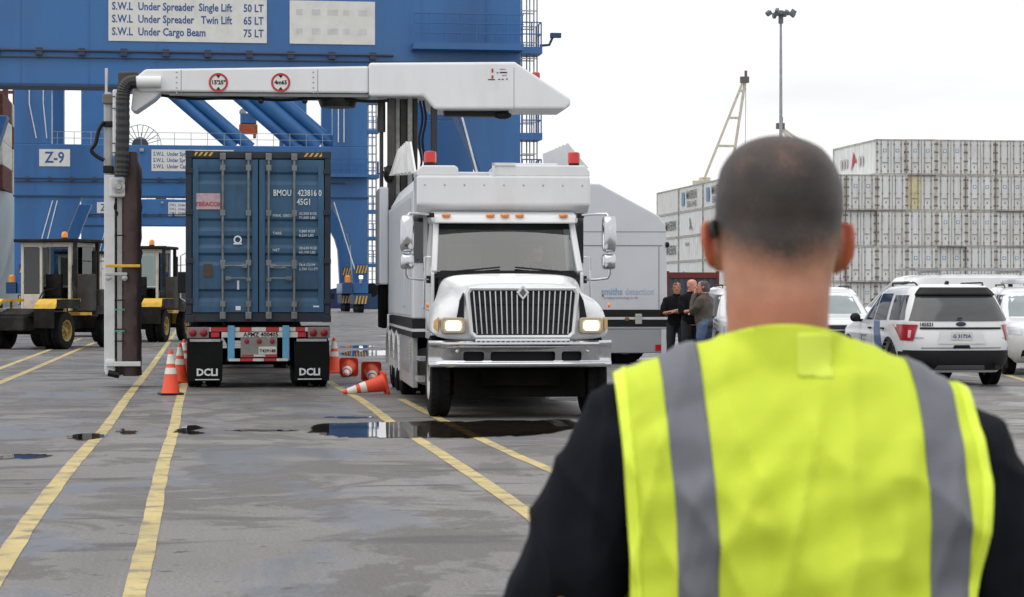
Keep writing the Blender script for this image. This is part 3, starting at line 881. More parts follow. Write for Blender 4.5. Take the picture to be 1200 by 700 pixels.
pp = MB().box(-0.30, 0.31, -0.012, 0.012, 0.52, 0.845).build('plate_panel', mat('plate_panel_grey', C(128, 126, 122), 0.6, dirt=(0.12, 0.1, 0.08), damt=0.6, dscale=5), ch)
for x in (-0.20, 0.01, 0.23):
    MB().lathe([(0.042, 0), (0.042, 0.015), (0.01, 0.02)], (x, -0.012, 0.79), (0, -1, 0), 14).build('marker_lamp', MATS['red_lens_dark'], pp)
lp = MB().box(0.0, 0.30, -0.02, -0.013, 0.57, 0.70).build('licence_plate', WHT, pp)
text('T439148', 0.075, BLACK, lp, (0.15, -0.023, 0.625), bold=0.002)
for i in range(5):
    MB().box(-0.50+i*0.2, -0.31+i*0.2, -0.045, -0.03, 0.455, 0.50).build('reflector_tape', REDT if i % 2 else WHT, ch)
for i in range(3):
    MB().box(-0.28+i*0.2, -0.09+i*0.2, -0.018, -0.0125, 0.53, 0.565).build('reflector_tape', WHT if i % 2 else REDT, ch)
MB().box(-0.55, 0.55, -0.03, 0.02, 0.44, 0.515).build('under_ride_bar', UNDER, ch)
for y in (0.75, 2.0):
    MB().cyl((-1.0, y, 0.5), (1.0, y, 0.5), 0.07, n=12).build('axle', UNDER, ch)
    MB().box(-0.62, 0.62, y-0.35, y+0.35, 0.38, 0.62).box(-0.50, -0.42, y-0.5, y+0.5, 0.5, 0.74).box(0.42, 0.50, y-0.5, y+0.5, 0.5, 0.74).build('spring_and_blocker', UNDER, ch)  # broad box between the wheels is added to block light underneath
    for s in (-1, 1): wheel(ch, s*1.2, y, 0.5, 0.27, s, dual=True)
for s in (-1, 1):
    MB().box(*sorted((s*0.62, s*0.74)), 8.9, 9.02, 0.10, 0.9).cbox((s*0.68, 8.96, 0.08), (0.25, 0.25, 0.04)).box(*sorted((s*0.5, s*0.75)), 8.9, 9.0, 0.85, 0.95).build('landing_leg', UNDER, ch)

# ------------------------------------------------------------------ road tractor pulling it, beyond the container
tr = thing('road_tractor', 'road tractor hidden ahead of the blue container, only its wing mirrors showing', 'truck', (p0.x, p0.y + 11.2, 0))
WPAINT = mat('tractor_white', (0.66, 0.67, 0.68), 0.35, var=0.05, coat=0.3)
MB().prism([(2.0, 0.75), (4.1, 0.75), (5.9, 0.8), (5.9, 1.55), (4.4, 1.75), (3.95, 2.6), (2.2, 2.72), (2.0, 2.6)], 'x', -1.02, 1.02).build('cab', WPAINT, tr, bevel=0.08)
MB().prism([(4.36, 1.82), (3.98, 2.5), (3.99, 2.51), (4.375, 1.83)], 'x', -0.9, 0.9).build('windscreen', TINT, tr)
MB().box(-0.45, 0.45, -1.2, 5.8, 0.6, 0.9).build('chassis_frame', UNDER, tr)
MB().prism([(-0.6, 0.9), (0.5, 0.9), (0.4, 1.0), (-0.5, 0.98)], 'x', -0.45, 0.45).build('fifth_wheel', UNDER, tr)
for y in (-0.6, 0.7):
    for s in (-1, 1): wheel(tr, s*1.2, y, 0.5, 0.27, s, dual=True)
for s in (-1, 1): wheel(tr, s*1.15, 4.9, 0.5, 0.28, s)
for s in (-1, 1):
    mr_ = MB().box(*sorted((s*1.28, s*1.50)), 3.98, 4.08, 1.62, 2.12).build('wing_mirror', BLACK, tr, bevel=0.03)
    MB().pipe([(s*1.02, 3.9, 2.5), (s*1.3, 4.0, 2.56), (s*1.42, 4.03, 2.5), (s*1.42, 4.03, 1.5), (s*1.3, 4.0, 1.42), (s*1.0, 3.95, 1.45)], 0.018, 6).build('mirror_arm', STEEL, tr)

# ================================================================== SCANNER TRUCK
q = at(613, HZ, 27.9)
TH = R(2.13)
st = thing('scanner_truck', 'white bonneted scanner truck with lit headlights and chrome bumper, scanning arm over the container', 'truck', (q.x, q.y, 0), -TH)
MT = Matrix.Translation((q.x, q.y, 0)) @ Matrix.Rotation(-TH, 4, 'Z')
MTI = MT.inverted()
def tl(px, py, y):
    """where the ray through a pixel meets the truck's cross-plane at local depth y"""
    o = MTI @ Vector((0, 0, H)); d = (MTI.to_3x3() @ (at(px, py, 1.0) - Vector((0, 0, H))))
    return o + d * ((y - o.y) / d.y)
GREYS = mat('side_grey', (0.50, 0.53, 0.57), 0.4, var=0.04, dirt=(0.36, 0.37, 0.38), damt=0.5, stretch=(1, 1, 0.25))
PLATE = mat('chequer_plate', (0.42, 0.43, 0.45), 0.42, metal=0.55, var=0.15, scale=6, dirt=(0.12, 0.11, 0.10), damt=0.6, dscale=3, bump=0.4, bscale=70)

# frame and running gear
MB().box(-0.45, -0.36, 0.3, 12, 0.62, 0.9).box(0.36, 0.45, 0.3, 12, 0.62, 0.9).box(-0.9, 0.9, 0.78, 0.92, 0.42, 0.56).box(-0.5, 0.5, 0.3, 2.6, 0.42, 1.0).box(-1.0, 1.0, 3.2, 3.4, 0.30, 0.95).box(-0.85, 0.85, 3.4, 12, 0.30, 0.98).box(-0.62, 0.62, 1.5, 3.3, 0.34, 1.0).build('chassis_frame', UNDER, st)  # wide low boxes are added to keep light from passing beneath
for s in (-1, 1): wheel(st, s*1.14, 0.95, 0.52, 0.28, s)
for y in (7.4, 8.9, 10.3):
    for s in (-1, 1): wheel(st, s*1.16, y, 0.5, 0.27, s, dual=True)
    MB().cyl((-1, y, 0.5), (1, y, 0.5), 0.09, n=10).build('axle', UNDER, st)

# bumper
rings = []
prof = [(0.02, 0.96), (-0.015, 0.957), (-0.038, 0.942), (-0.042, 0.92), (-0.03, 0.90), (-0.008, 0.885), (0.0, 0.865), (0.010, 0.80), (0.024, 0.735), (0.016, 0.722), (-0.012, 0.715), (-0.026, 0.70), (-0.024, 0.68), (0.0, 0.662), (0.03, 0.655), (0.15, 0.655), (0.15, 0.958)]
for i in range(33):
    x = -1.17 + 2.34 * i / 32
    b = 0.30 * (abs(x) / 1.17) ** 6 + 0.05 * (x / 1.17) ** 2
    rings.append([(x, a + b, 0.652 + (z - 0.652)*1.12) for a, z in prof])
bp = MB().loft(rings).build('bumper', CHROME, st)
def rrect(cx, cz, hw, hh, y0, y1, r=0.035):
    pts = []
    for k in range(16):
        a = 2*math.pi*(k+0.5)/16
        pts.append((cx + (hw-r)*(1 if math.cos(a) > 0 else -1) + r*math.cos(a), cz + (hh-r)*(1 if math.sin(a) > 0 else -1) + r*math.sin(a)))
    return MB().prism(pts, 'y', y0, y1)
cutb = rrect(0, 0.80, 0.41, 0.062, -0.2, 0.6)
for s in (-1, 1):
    c2 = rrect(s*0.62, 0.80, 0.13, 0.062, -0.2, 0.6); cutb.add(c2.v, c2.f)
bool_cut(bp, cutb)
bp.data.polygons.foreach_set('use_smooth', [True]*len(bp.data.polygons)); bp.data.set_sharp_from_angle(angle=R(30))
MB().box(-0.95, 0.95, 0.235, 0.27, 0.68, 0.94).build('bumper_backing', BLACK, bp)
for x in (-0.83, -0.455, 0.455, 0.83):
    MB().lathe([(0.02, 0), (0.02, 0.012), (0.012, 0.018)], (x, 0.035 if abs(x) < 0.7 else 0.06, 0.86), (0, -1, 0), 8).build('bolt', CHROME, bp)

# bonnet with integral wings
secs = [
 (0.12, [(0, 1.66), (.48, 1.655), (.655, 1.60), (.72, 1.45), (.77, 1.36), (.88, 1.32), (.99, 1.22), (1.05, 1.06), (1.05, .98)]),
 (0.24, [(0, 1.715), (.52, 1.71), (.71, 1.655), (.765, 1.52), (.83, 1.46), (.96, 1.43), (1.07, 1.33), (1.125, 1.12), (1.125, .965)]),
 (0.62, [(0, 1.765), (.54, 1.76), (.745, 1.70), (.80, 1.62), (.88, 1.585), (1.0, 1.535), (1.11, 1.42), (1.165, 1.2), (1.165, .965)]),
 (1.20, [(0, 1.82), (.62, 1.81), (.80, 1.75), (.86, 1.64), (.93, 1.58), (1.03, 1.52), (1.12, 1.42), (1.165, 1.2), (1.165, .965)]),
 (1.60, [(0, 1.86), (.74, 1.845), (.90, 1.78), (.94, 1.66), (.97, 1.55), (1.02, 1.45), (1.06, 1.35), (1.09, 1.2), (1.09, .965)]),
 (1.95, [(0, 1.88), (.80, 1.87), (.96, 1.80), (1.0, 1.66), (1.01, 1.55), (1.02, 1.45), (1.02, 1.35), (1.02, 1.2), (1.02, .965)])]
rings = []
for y, hp in secs:
    rings.append([(x, y, z) for x, z in hp] + [(-x, y, z) for x, z in hp[:0:-1]])
MB().box(-0.84, 0.84, 0.40, 0.46, 0.27, 0.72).build('shade_panel', UNDER, st)  # these two panels are added to keep the ground below dark
MB().box(-0.98, 0.98, 1.75, 1.80, 0.24, 0.95).build('shade_panel', UNDER, st)
hd = MB().loft(rings).build('bonnet', TRUCKW, st, smooth=50)
sb = hd.modifiers.new('s', 'SUBSURF'); sb.levels = 2; sb.render_levels = 2
dg = bpy.context.evaluated_depsgraph_get()
nm = bpy.data.meshes.new_from_object(hd.evaluated_get(dg)); hd.modifiers.clear(); hd.data = nm; nm.name = 'bonnet'
cutw = MB()
for s in (-1, 1):
    cutw.cyl((s*0.62, 0.95, 0.60), (s*1.5, 0.95, 0.60), 0.66, n=32)
bool_cut(hd, cutw)
hd.data.polygons.foreach_set('use_smooth', [True]*len(hd.data.polygons)); hd.data.set_sharp_from_angle(angle=R(38))
MB().box(-0.60, 0.60, 0.3, 1.9, 0.62, 1.2).box(-1.10, 1.10, 0.3, 1.75, 1.10, 1.24).build('engine_bay', UNDER, st)
# panel shut line and cowl
MB().prism([(-0.9, 1.90), (0.9, 1.90), (0.98, 1.80), (-0.98, 1.80)], 'y', 1.93, 2.02).build('cowl', BLACK, st)
# grille
gp = [(-.62, 1.02), (.62, 1.02), (.675, 1.08), (.72, 1.60), (.69, 1.675), (-.69, 1.675), (-.72, 1.60), (-.675, 1.08)]
gi = [(-.575, 1.065), (.575, 1.065), (.625, 1.11), (.668, 1.59), (.64, 1.63), (-.64, 1.63), (-.668, 1.59), (-.625, 1.11)]
gr = MB()
n = 8
for ya, yb in ((0.03, 0.16),):
    gr.add([(x, ya + 0.03, z) for x, z in gp] + [(x, ya, z) for x, z in [((a[0]*0.55+b[0]*0.45), (a[1]*0.55+b[1]*0.45)) for a, b in zip(gp, gi)]] + [(x, ya + 0.02, z) for x, z in gi] + [(x, yb, z) for x, z in gi] + [(x, yb, z) for x, z in gp],
           [(k*n+i, k*n+(i+1) % n, (k+1)*n+(i+1) % n, (k+1)*n+i) for k in range(4) for i in range(n)] + [(4*n+i, 4*n+(i+1) % n, (i+1) % n, i) for i in range(n)])
gro = gr.build('grille', TRUCKW, st, smooth=40)
MB().prism(gi, 'y', 0.11, 0.13).build('grille_backing', mat('grille_dark', (0.02, 0.02, 0.021), 0.6, var=0.5, scale=30), gro)
for i in range(19):
    u = (i - 9) / 9
    MB().beam((u*0.575, 0.075, 1.08), (u*0.62, 0.075, 1.62), 0.015, 0.03, up=(0, 1, 0)).build('grille_bar', CHROME, gro)
for z in (1.24, 1.45):
    MB().box(-0.60, 0.60, 0.095, 0.105, z-0.008, z+0.008).build('grille_rail', BLACK, gro)
em = MB().prism([(0, 1.50), (.085, 1.60), (0, 1.70), (-.085, 1.60)], 'y', 0.015, 0.05).build('emblem', CHROME, gro, bevel=0.008)
MB().prism([(0, 1.545), (.045, 1.60), (0, 1.655), (-.045, 1.60)], 'y', 0.008, 0.016).build('emblem_centre', mat('emblem_grey', (0.12, 0.12, 0.13), 0.3, metal=0.5), em)
MB().box(-0.60, 0.60, 0.02, 0.10, 0.965, 1.02).build('lower_trim', TRUCKW, st, bevel=0.015)
for s in (-1, 1):
    hl = rrect(s*0.875, 1.185, 0.155, 0.105, 0.07, 0.30, 0.05).build('headlight', mat('headlight_bezel', (0.42, 0.36, 0.28), 0.25, metal=0.6), st, bevel=0.012)
    rrect(s*0.875, 1.185, 0.125, 0.075, 0.062, 0.071, 0.045).build('reflector', mat('headlight_reflector', C(214, 196, 160), 0.2, metal=0.4), hl)
    rrect(s*0.875, 1.185, 0.098, 0.062, 0.054, 0.063, 0.04).build('lens', LIT, hl)
    ts = MB().loft([[(s*1.05, 0.14, 1.30), (s*1.11, 0.24, 1.25), (s*1.115, 0.26, 1.15), (s*1.06, 0.17, 1.10)],
                    [(s*1.04, 0.20, 1.30), (s*1.10, 0.30, 1.25), (s*1.10, 0.32, 1.15), (s*1.05, 0.23, 1.10)]]).build('turn_signal', mat('signal_pale_amber', C(208, 168, 96), 0.2, coat=0.5, var=0.15, scale=20), st, bevel=0.01)
    MB().lathe([(0.03, -0.015), (0.03, 0.015)], (s*1.168, 0.55, 1.44), (1, 0, 0), 10).build('side_marker', ORANGE, st)
    MB().prism([(s*0.735, 1.60), (s*0.785, 1.50), (s*0.85, 1.17), (s*0.80, 1.14), (s*0.735, 1.22)], 'y', 0.135, 0.32).build('bonnet_gap', BLACK, st)
    # bonnet latch
    MB().cbox((s*0.86, 1.45, 1.66), (0.03, 0.14, 0.05)).build('latch', BLACK, st)

# cab
CI = mat('cab_interior', (0.05, 0.052, 0.055), 0.8)
MB().box(-1.0, 1.0, 2.0, 3.1, 0.9, 1.1).box(-1.0, 1.0, 3.05, 3.1, 1.1, 2.6).build('cab_floor', CI, st)
MB().prism([(1.98, 1.55), (2.3, 1.55), (2.3, 1.80), (2.12, 1.88), (1.98, 1.86)], 'x', -0.93, 0.93).build('dashboard', CI, st, bevel=0.02)
for s in (-1, 1):
    MB().prism([(1.93, 0.97), (3.12, 0.97), (3.12, 1.95), (2.02, 1.95), (1.93, 1.86)], 'x', s*0.985, s*1.03).build('door', TRUCKW, st, bevel=0.012)
    MB().beam((s*0.985, 1.97, 1.87), (s*0.925, 2.42, 2.57), 0.075, 0.09).build('pillar', TRUCKW, st, bevel=0.015)
    MB().beam((s*0.985, 3.07, 1.9), (s*0.935, 3.07, 2.57), 0.09, 0.08).build('pillar', TRUCKW, st)
    MB().add([(s*0.99, 2.08, 1.93), (s*0.99, 3.05, 1.93), (s*0.94, 3.05, 2.55), (s*0.935, 2.46, 2.55)], [(0, 1, 2, 3)]).build('side_window', CLEAR, st)
    sea = MB().box(s*0.5-0.25, s*0.5+0.25, 2.45, 2.95, 1.2, 1.42).prism([(2.8, 1.4), (2.98, 1.4), (3.03, 2.25), (2.92, 2.3)], 'x', s*0.5-0.24, s*0.5+0.24).build('seat', mat('seat_grey', (0.10, 0.10, 0.105), 0.9), st, bevel=0.04)
rf = MB().prism([(2.22, 2.545), (2.30, 2.66), (2.55, 2.715), (3.12, 2.715), (3.12, 2.545)], 'x', -1.0, 1.0).build('roof', TRUCKW, st, bevel=0.045, seg=3)
wr = []
for k in range(2):
    z = (1.885, 2.555)[k]; yb_ = (1.985, 2.42)[k]; hw = (0.975, 0.915)[k]
    wr.append([(u*hw, yb_ - 0.05*(1-u*u), z) for u in [i/6-1 for i in range(13)]])
MB().loft(wr, cap=False, closed=False).build('windscreen', CLEAR, st, smooth=60)
bk = []
for k in range(2):
    z = (2.47, 2.56)[k]; yb_ = (2.36, 2.418)[k]; hw = (0.93, 0.92)[k]
    bk.append([(u*hw, yb_ - 0.056*(1-u*u), z) for u in [i/6-1 for i in range(13)]])
MB().loft(bk, cap=False, closed=False).build('sun_visor_band', BLACK, st)
for s, (xa, xb) in ((0, (-0.75, -0.1)), (1, (0.1, 0.75))):
    MB().pipe([(xa if s == 0 else xb, 1.93, 1.885), ((xa+xb)/2, 1.925, 1.915), (xb if s == 0 else xa, 1.935, 1.945)], 0.012, 5).build('wiper', BLACK, st)
for i, x in enumerate((-0.80, -0.20, 0.0, 0.20, 0.80)):
    MB().ell((x, 2.27, 2.655), (0.065, 0.05, 0.028), 10, 7).build('clearance_lamp', ORANGE, st, smooth=60)
sw = MB()
for i in range(20):
    a0, a1 = 2*math.pi*i/20, 2*math.pi*(i+1)/20
    f_ = lambda a: (0.50 + 0.23*math.cos(a), 2.36 + 0.10*math.sin(a), 1.93 + 0.20*math.sin(a))
    sw.cyl(f_(a0), f_(a1), 0.016, n=6)
sw.cyl((0.5, 2.36, 1.93), (0.5, 2.2, 1.7), 0.03, n=8).beam((0.28, 2.36, 1.93), (0.72, 2.36, 1.93), 0.03, 0.03)
sw.build('steering_wheel', CI, st)
for s in (-1, 1):
    def shell(cx, cz, hw, hh):
        g_ = MB()
        ring_ = lambda y, k, e: [(cx + hw*k*math.copysign(abs(math.cos(a_))**e, math.cos(a_)), y, cz + hh*(k**0.8)*math.copysign(abs(math.sin(a_))**e, math.sin(a_))) for a_ in [2*math.pi*i/28 for i in range(28)]]
        return g_.loft([ring_(1.69, 0.15, 0.6), ring_(1.695, 0.45, 0.55), ring_(1.712, 0.72, 0.5), ring_(1.745, 0.92, 0.45), ring_(1.79, 1.0, 0.4), ring_(1.86, 0.97, 0.4)])
    mi = shell(s*1.36, 2.39, 0.095, 0.25).build('wing_mirror', CHROME, st, smooth=60)
    shell(s*1.355, 2.02, 0.092, 0.105).build('convex_mirror', CHROME, mi, smooth=60)
    MB().box(*sorted((s*1.285, s*1.30)), 1.74, 1.82, 2.22, 2.50).build('mirror_lamp', mat('mirror_lamp', C(150, 70, 40), 0.4), mi)
    MB().pipe([(s*1.01, 2.2, 2.655), (s*1.2, 1.95, 2.665), (s*1.33, 1.80, 2.66), (s*1.365, 1.79, 2.6), (s*1.365, 1.79, 1.85), (s*1.34, 1.80, 1.80), (s*1.2, 1.9, 1.78), (s*1.02, 2.05, 1.78)], 0.019, 8).build('mirror_arm', CHROME, st, smooth=50)
    MB().cbox((s*1.04, 2.05, 1.78), (0.09, 0.10, 0.10)).build('mirror_bracket', BLACK, st)
    MB().cbox((s*1.02, 2.2, 2.65), (0.10, 0.10, 0.06)).build('mirror_bracket', BLACK, st)
    MB().pipe([(s*1.035, 1.95, 2.08), (s*1.12, 1.95, 2.08), (s*1.13, 1.95, 1.4), (s*1.035, 1.95, 1.35)], 0.014, 6).build('grab_rail', CHROME, st)

# van body
BX0, BX1, BY0, BY1 = -1.2, 1.2, 3.16, 12.1
bd = MB().box(BX0, BX1, BY0, BY1, 1.24, 3.02).prism([(BX0, 3.02), (BX1, 3.02), (BX1-0.16, 3.30), (BX0+0.16, 3.30)], 'y', 3.3, 9.6).build('van_body', BOXW, st, bevel=0.02)
MB().box(BX0-0.012, BX1+0.012, BY0-0.012, 9.8, 1.10, 1.236).build('black_band', BLACK, bd)
MB().box(BX0-0.014, BX1+0.014, BY0-0.014, 9.8, 1.06, 1.10).build('white_band', TRUCKW, bd)
MB().box(BX0-0.012, BX1+0.012, BY0-0.012, 9.8, 0.98, 1.06).build('black_band', BLACK, bd)
for (y0, y1, z0, z1) in ((3.6, 4.6, 1.28, 2.95), (4.64, 6.2, 1.28, 2.95), (6.24, 7.8, 1.28, 2.95), (7.84, 9.7, 1.28, 2.95)):
    MB().box(BX0-0.016, BX0-0.001, y0, y1, z0, z1).build('side_panel', GREYS, bd, bevel=0.006)
    MB().box(BX1+0.001, BX1+0.016, y0, y1, z0, z1).build('side_panel', GREYS, bd, bevel=0.006)
for x0, x1 in ((BX0-0.024, BX0-0.0165), (BX1+0.0165, BX1+0.024)):
    MB().box(x0, x1, 3.62, 4.55, 2.02, 2.70).build('side_window', TINT, bd)
    MB().box(x0-0.004, x1+0.004, 4.75, 5.35, 1.4, 2.7).build('access_door', GREYS, bd, bevel=0.01)
for s in (-1, 1):
    MB().box(*sorted((s*1.195, s*1.06)), 3.148, 3.158, 2.02, 2.72).build('front_window', TINT, bd)
# front cap above the cab
cp = MB().prism([(3.2, 2.66), (2.62, 2.70), (2.42, 2.80), (2.42, 3.20), (3.2, 3.20)], 'x', -1.19, 1.19).build('roof_cap', TRUCKW, st, bevel=0.03)
MB().prism([(-1.19, 3.195), (-0.62, 3.195), (-0.62, 3.30), (-0.66, 3.34), (-1.12, 3.34), (-1.19, 3.27)], 'y', 2.46, 3.2).build('cap_lip', TRUCKW, cp, bevel=0.02)
MB().prism([(-0.14, 3.195), (1.19, 3.195), (1.19, 3.27), (1.12, 3.35), (-0.10, 3.35), (-0.14, 3.30)], 'y', 2.46, 3.2).build('cap_lip', TRUCKW, cp, bevel=0.02)
for i in range(9):
    MB().lathe([(0.014, 0), (0.012, 0.006)], (-1.08 + i*0.27, 2.42, 3.07), (0, -1, 0), 8).build('bolt', STEEL, cp)
MB().box(-0.16, -0.12, 2.44, 2.48, 3.2, 3.38).box(-0.16, 0.16, 2.44, 2.48, 3.34, 3.38).build('roof_rail', TRUCKW, cp)
MB().box(0.15, 0.95, 4.0, 5.2, 3.31, 3.47).build('roof_unit', BOXW, st, bevel=0.03)
for x, yb_ in ((-0.98, 2.85), (1.02, 2.85)):
    bc = MB().cyl((x, yb_, 3.33), (x, yb_, 3.40), 0.075, n=14).build('beacon', BLACK, st)
    MB().lathe([(0.085, 0), (0.085, 0.12), (0.078, 0.15), (0.03, 0.16)], (x, yb_, 3.40), (0, 0, 1), 16).build('beacon_lens', REDLENS, bc, smooth=40)
# raised roof flaps
fm = mat('flap_white', (0.70, 0.71, 0.72), 0.45, var=0.04)
def flap(pts, th):
    a, b, c, d = [Vector(p) for p in pts]
    n_ = (b - a).cross(d - a).normalized() * th
    f_ = MB().loft([[a, b, c, d], [a + n_, b + n_, c + n_, d + n_]]).build('roof_flap', fm, st)
    for k in range(1, 7):
        u = k / 7
        p_, q_ = a.lerp(b, u), d.lerp(c, u)
        MB().beam(p_ - n_*0.5, q_ - n_*0.5, 0.05, 0.05).build('flap_rib', mat('flap_rib_grey', (0.5, 0.5, 0.5), 0.5), f_)
flap([tl(639, 197, 9.2), tl(692, 197, 6.2), tl(668, 168, 7.0), tl(638, 180, 9.0)], 0.03)
flap([tl(486, 203, 5.6), tl(456, 206, 9.0), tl(467, 178, 8.8), tl(480, 166, 6.6)], 0.03)

# skirts, arches and steps
for s in (-1, 1):
    sk = MB().box(*sorted((s*1.20, s*1.12)), 3.35, 6.7, 0.27, 0.978).build('skirt', PLATE, st, bevel=0.01)
    lv = MB()
    for k in range(6):
        lv.box(*sorted((s*1.215, s*1.201)), 3.55, 3.95, 0.66 + k*0.045, 0.68 + k*0.045)
    lv.build('louvre', mat('louvre_tan', C(178, 164, 130), 0.5), sk)
    for y in (7.4, 8.9, 10.3):
        ar = MB()
        for k in range(14):
            a0, a1 = math.pi*(k/14)*1.0, math.pi*((k+1)/14)*1.0
            ar.beam((s*1.19, y+0.62*math.cos(a0), 0.40+0.58*math.sin(a0)), (s*1.19, y+0.62*math.cos(a1), 0.40+0.58*math.sin(a1)), 0.07, 0.06, up=(1, 0, 0))
        ar.build('wheel_arch', TRUCKW, st)
    MB().cyl((s*0.95, 4.0, 0.55), (s*0.95, 5.8, 0.55), 0.27, n=18).build('fuel_tank', STEEL, st, smooth=40)
    MB().box(*sorted((s*1.19, s*0.7)), 2.1, 2.9, 0.40, 0.46).box(*sorted((s*1.17, s*0.7)), 2.1, 2.9, 0.68, 0.73).build('step', PLATE, st)

# turret and mast at the rear
MB().box(-1.15, 1.15, 10.0, 12.05, 3.02, 3.10).cyl((-0.55, 11.0, 3.08), (-0.55, 11.0, 3.32), 0.55, n=24).build('turret', mat('turret_grey', (0.22, 0.22, 0.23), 0.6), st)
MB().box(-1.36, -1.205, 10.2, 11.6, 1.75, 3.42).build('side_cabinet', GREYS, st, bevel=0.03)
MB().box(-1.33, -1.22, 10.3, 11.5, 1.0, 1.75).build('hydraulic_pack', UNDER, st, bevel=0.03)
DKC = mat('mast_dark', (0.035, 0.032, 0.030), 0.55, var=0.4, scale=4, dirt=(0.16, 0.15, 0.14), damt=0.5, dscale=3, stretch=(1, 1, 0.3))
MB_GREY = mat('mast_grey', (0.30, 0.30, 0.29), 0.6, var=0.3, scale=5, dirt=(0.08, 0.07, 0.06), damt=0.7, dscale=4)
YB = 10.9
for (pa, pb, m_, yy) in ((454, 462.5, DKC, YB), (463, 468, MB_GREY, YB+0.1), (468.5, 477, DKC, YB+0.2), (477.5, 483, MB_GREY, YB), (483.5, 489, DKC, YB+0.1), (505, 512, mat('hose_navy', (0.012, 0.014, 0.025), 0.5), YB-0.3)):
    a, b = tl(pa, 112, yy), tl(pb, 205, yy)
    MB().box(a.x, b.x, yy-0.12, yy+0.12, b.z-0.6, a.z+0.1).build('mast_column', m_, st, bevel=0.015)
a, b = tl(447, 118, YB), tl(449, 208, YB)
MB().cyl(a, (a.x, YB, a.z-0.55), 0.07, n=10).cyl((a.x, YB, a.z-0.5), (a.x, YB, b.z-0.6), 0.035, n=8).build('hydraulic_ram', DKC, st, smooth=40)
a = tl(452, 205, YB)
MB().ell((a.x+0.05, YB-0.2, a.z), (0.1, 0.12, 0.16), 10, 7).build('hose_reel', BLACK, st)

# boom
def bpts(px): return [(p_.x, p_.z) for p_ in (tl(a_, b_, YB) for a_, b_ in px)]
boomm = mat('boom_white', (0.72, 0.725, 0.735), 0.35, var=0.02, coat=0.1, dirt=(0.52, 0.51, 0.49), damt=0.35, dscale=1.2, stretch=(1.5, 1, 0.4), dlo=0.5, dhi=0.75)
MB().prism(bpts([(431, 77), (600, 76), (664, 118), (665, 126), (658, 131), (507, 131), (494, 116), (431, 116)]), 'y', YB-0.5, YB+0.75).build('boom_head', boomm, st, bevel=0.05, seg=3)
arm = MB().prism(bpts([(172, 84), (431, 80.5), (431, 112), (165, 110), (156, 98)]), 'y', YB-0.42, YB+0.42).build('boom_arm', boomm, st, bevel=0.035)
MB().prism(bpts([(200, 111), (431, 113), (431, 116.5), (200, 114.5)]), 'y', YB-0.38, YB+0.38).build('boom_rail', mat('rail_grey', (0.2, 0.21, 0.2), 0.6), arm)
MB().prism(bpts([(158, 100), (190, 110), (182, 118), (160, 133), (155, 131)]), 'y', YB-0.34, YB+0.3).build('gusset', boomm, arm, bevel=0.02)
c_ = tl(396, 118, YB)
MB().lathe([(0.05, -0.12), (0.30, -0.12), (0.34, -0.02), (0.34, 0.08), (0.1, 0.08)], (c_.x, YB, c_.z), (0, 0, 1), 24).build('slew_ring', BLACK, arm, smooth=30)
for pxx in (306, 357):
    c_ = tl(pxx, 117, YB)
    MB().cbox((c_.x, YB-0.25, c_.z), (0.10, 0.12, 0.10)).ell((c_.x, YB-0.3, c_.z-0.05), (0.05, 0.05, 0.05)).build('sensor', BLACK, arm)
RDR = mat('sign_red', C(176, 48, 56), 0.5)
for pxx, tx in ((256, "15'25\""), (329, '4m65')):
    c_ = tl(pxx, 97, YB-0.42)
    rs = MB().lathe([(0.005, 0), (0.165, 0), (0.165, 0.008), (0.005, 0.008)], (c_.x, c_.y-0.001, c_.z), (0, -1, 0), 28).build('height_sign', SIGN, arm)
    MB().lathe([(0.128, 0), (0.165, 0), (0.165, 0.004), (0.128, 0.004)], (c_.x, c_.y-0.010, c_.z), (0, -1, 0), 28, cap=False).build('ring', RDR, rs)
    text(tx, 0.095, BLACK, rs, (c_.x, c_.y-0.013, c_.z), bold=0.003)
    MB().prism([(c_.x-0.04, c_.z+0.125), (c_.x+0.04, c_.z+0.125), (c_.x, c_.z+0.075)], 'y', c_.y-0.014, c_.y-0.010).prism([(c_.x-0.04, c_.z-0.125), (c_.x+0.04, c_.z-0.125), (c_.x, c_.z-0.075)], 'y', c_.y-0.014, c_.y-0.010).build('arrow', BLACK, rs)
for i, (pxx, pyy, hw, hh, m_) in enumerate(((577, 83, 1.1, 2.2, RDR), (577, 90.5, 1.1, 2.0, RDR), (583, 85.5, 1.0, 0.5, BLACK), (590, 85.2, 4.2, 0.7, BLACK), (589, 81.3, 3.5, 0.35, RDR), (576, 93.5, 4, 0.5, BLACK), (585, 93.2, 1.2, 0.5, BLACK), (589, 93.2, 1.2, 0.5, BLACK), (594, 92.8, 1.2, 0.5, BLACK), (591, 88.6, 3, 0.3, RDR))):
    a, b = tl(pxx-hw, pyy-hh, YB-0.5), tl(pxx+hw, pyy+hh, YB-0.5)
    MB().box(a.x, b.x, YB-0.508, YB-0.5, b.z, a.z).build('warning_decal', m_, st)
c_ = tl(628, 94, YB)
bb = MB().cyl((c_.x, YB, c_.z-0.12), (c_.x, YB, c_.z), 0.06, n=12).build('beacon', BLACK, st)
MB().lathe([(0.075, 0), (0.075, 0.10), (0.065, 0.13), (0.02, 0.14)], (c_.x, YB, c_.z), (0, 0, 1), 14).build('beacon_lens', REDLENS, bb, smooth=40)
a, b = tl(520, 133, YB), tl(595, 136, YB)
MB().box(a.x, b.x, YB-0.15, YB+0.15, b.z-0.02, a.z+0.05).build('cable_tray', BLACK, st)
a = tl(589, 134, YB-0.1); MB().ell((a.x, a.y, a.z-0.02), (0.16, 0.12, 0.07)).build('camera_pod', BLACK, st)

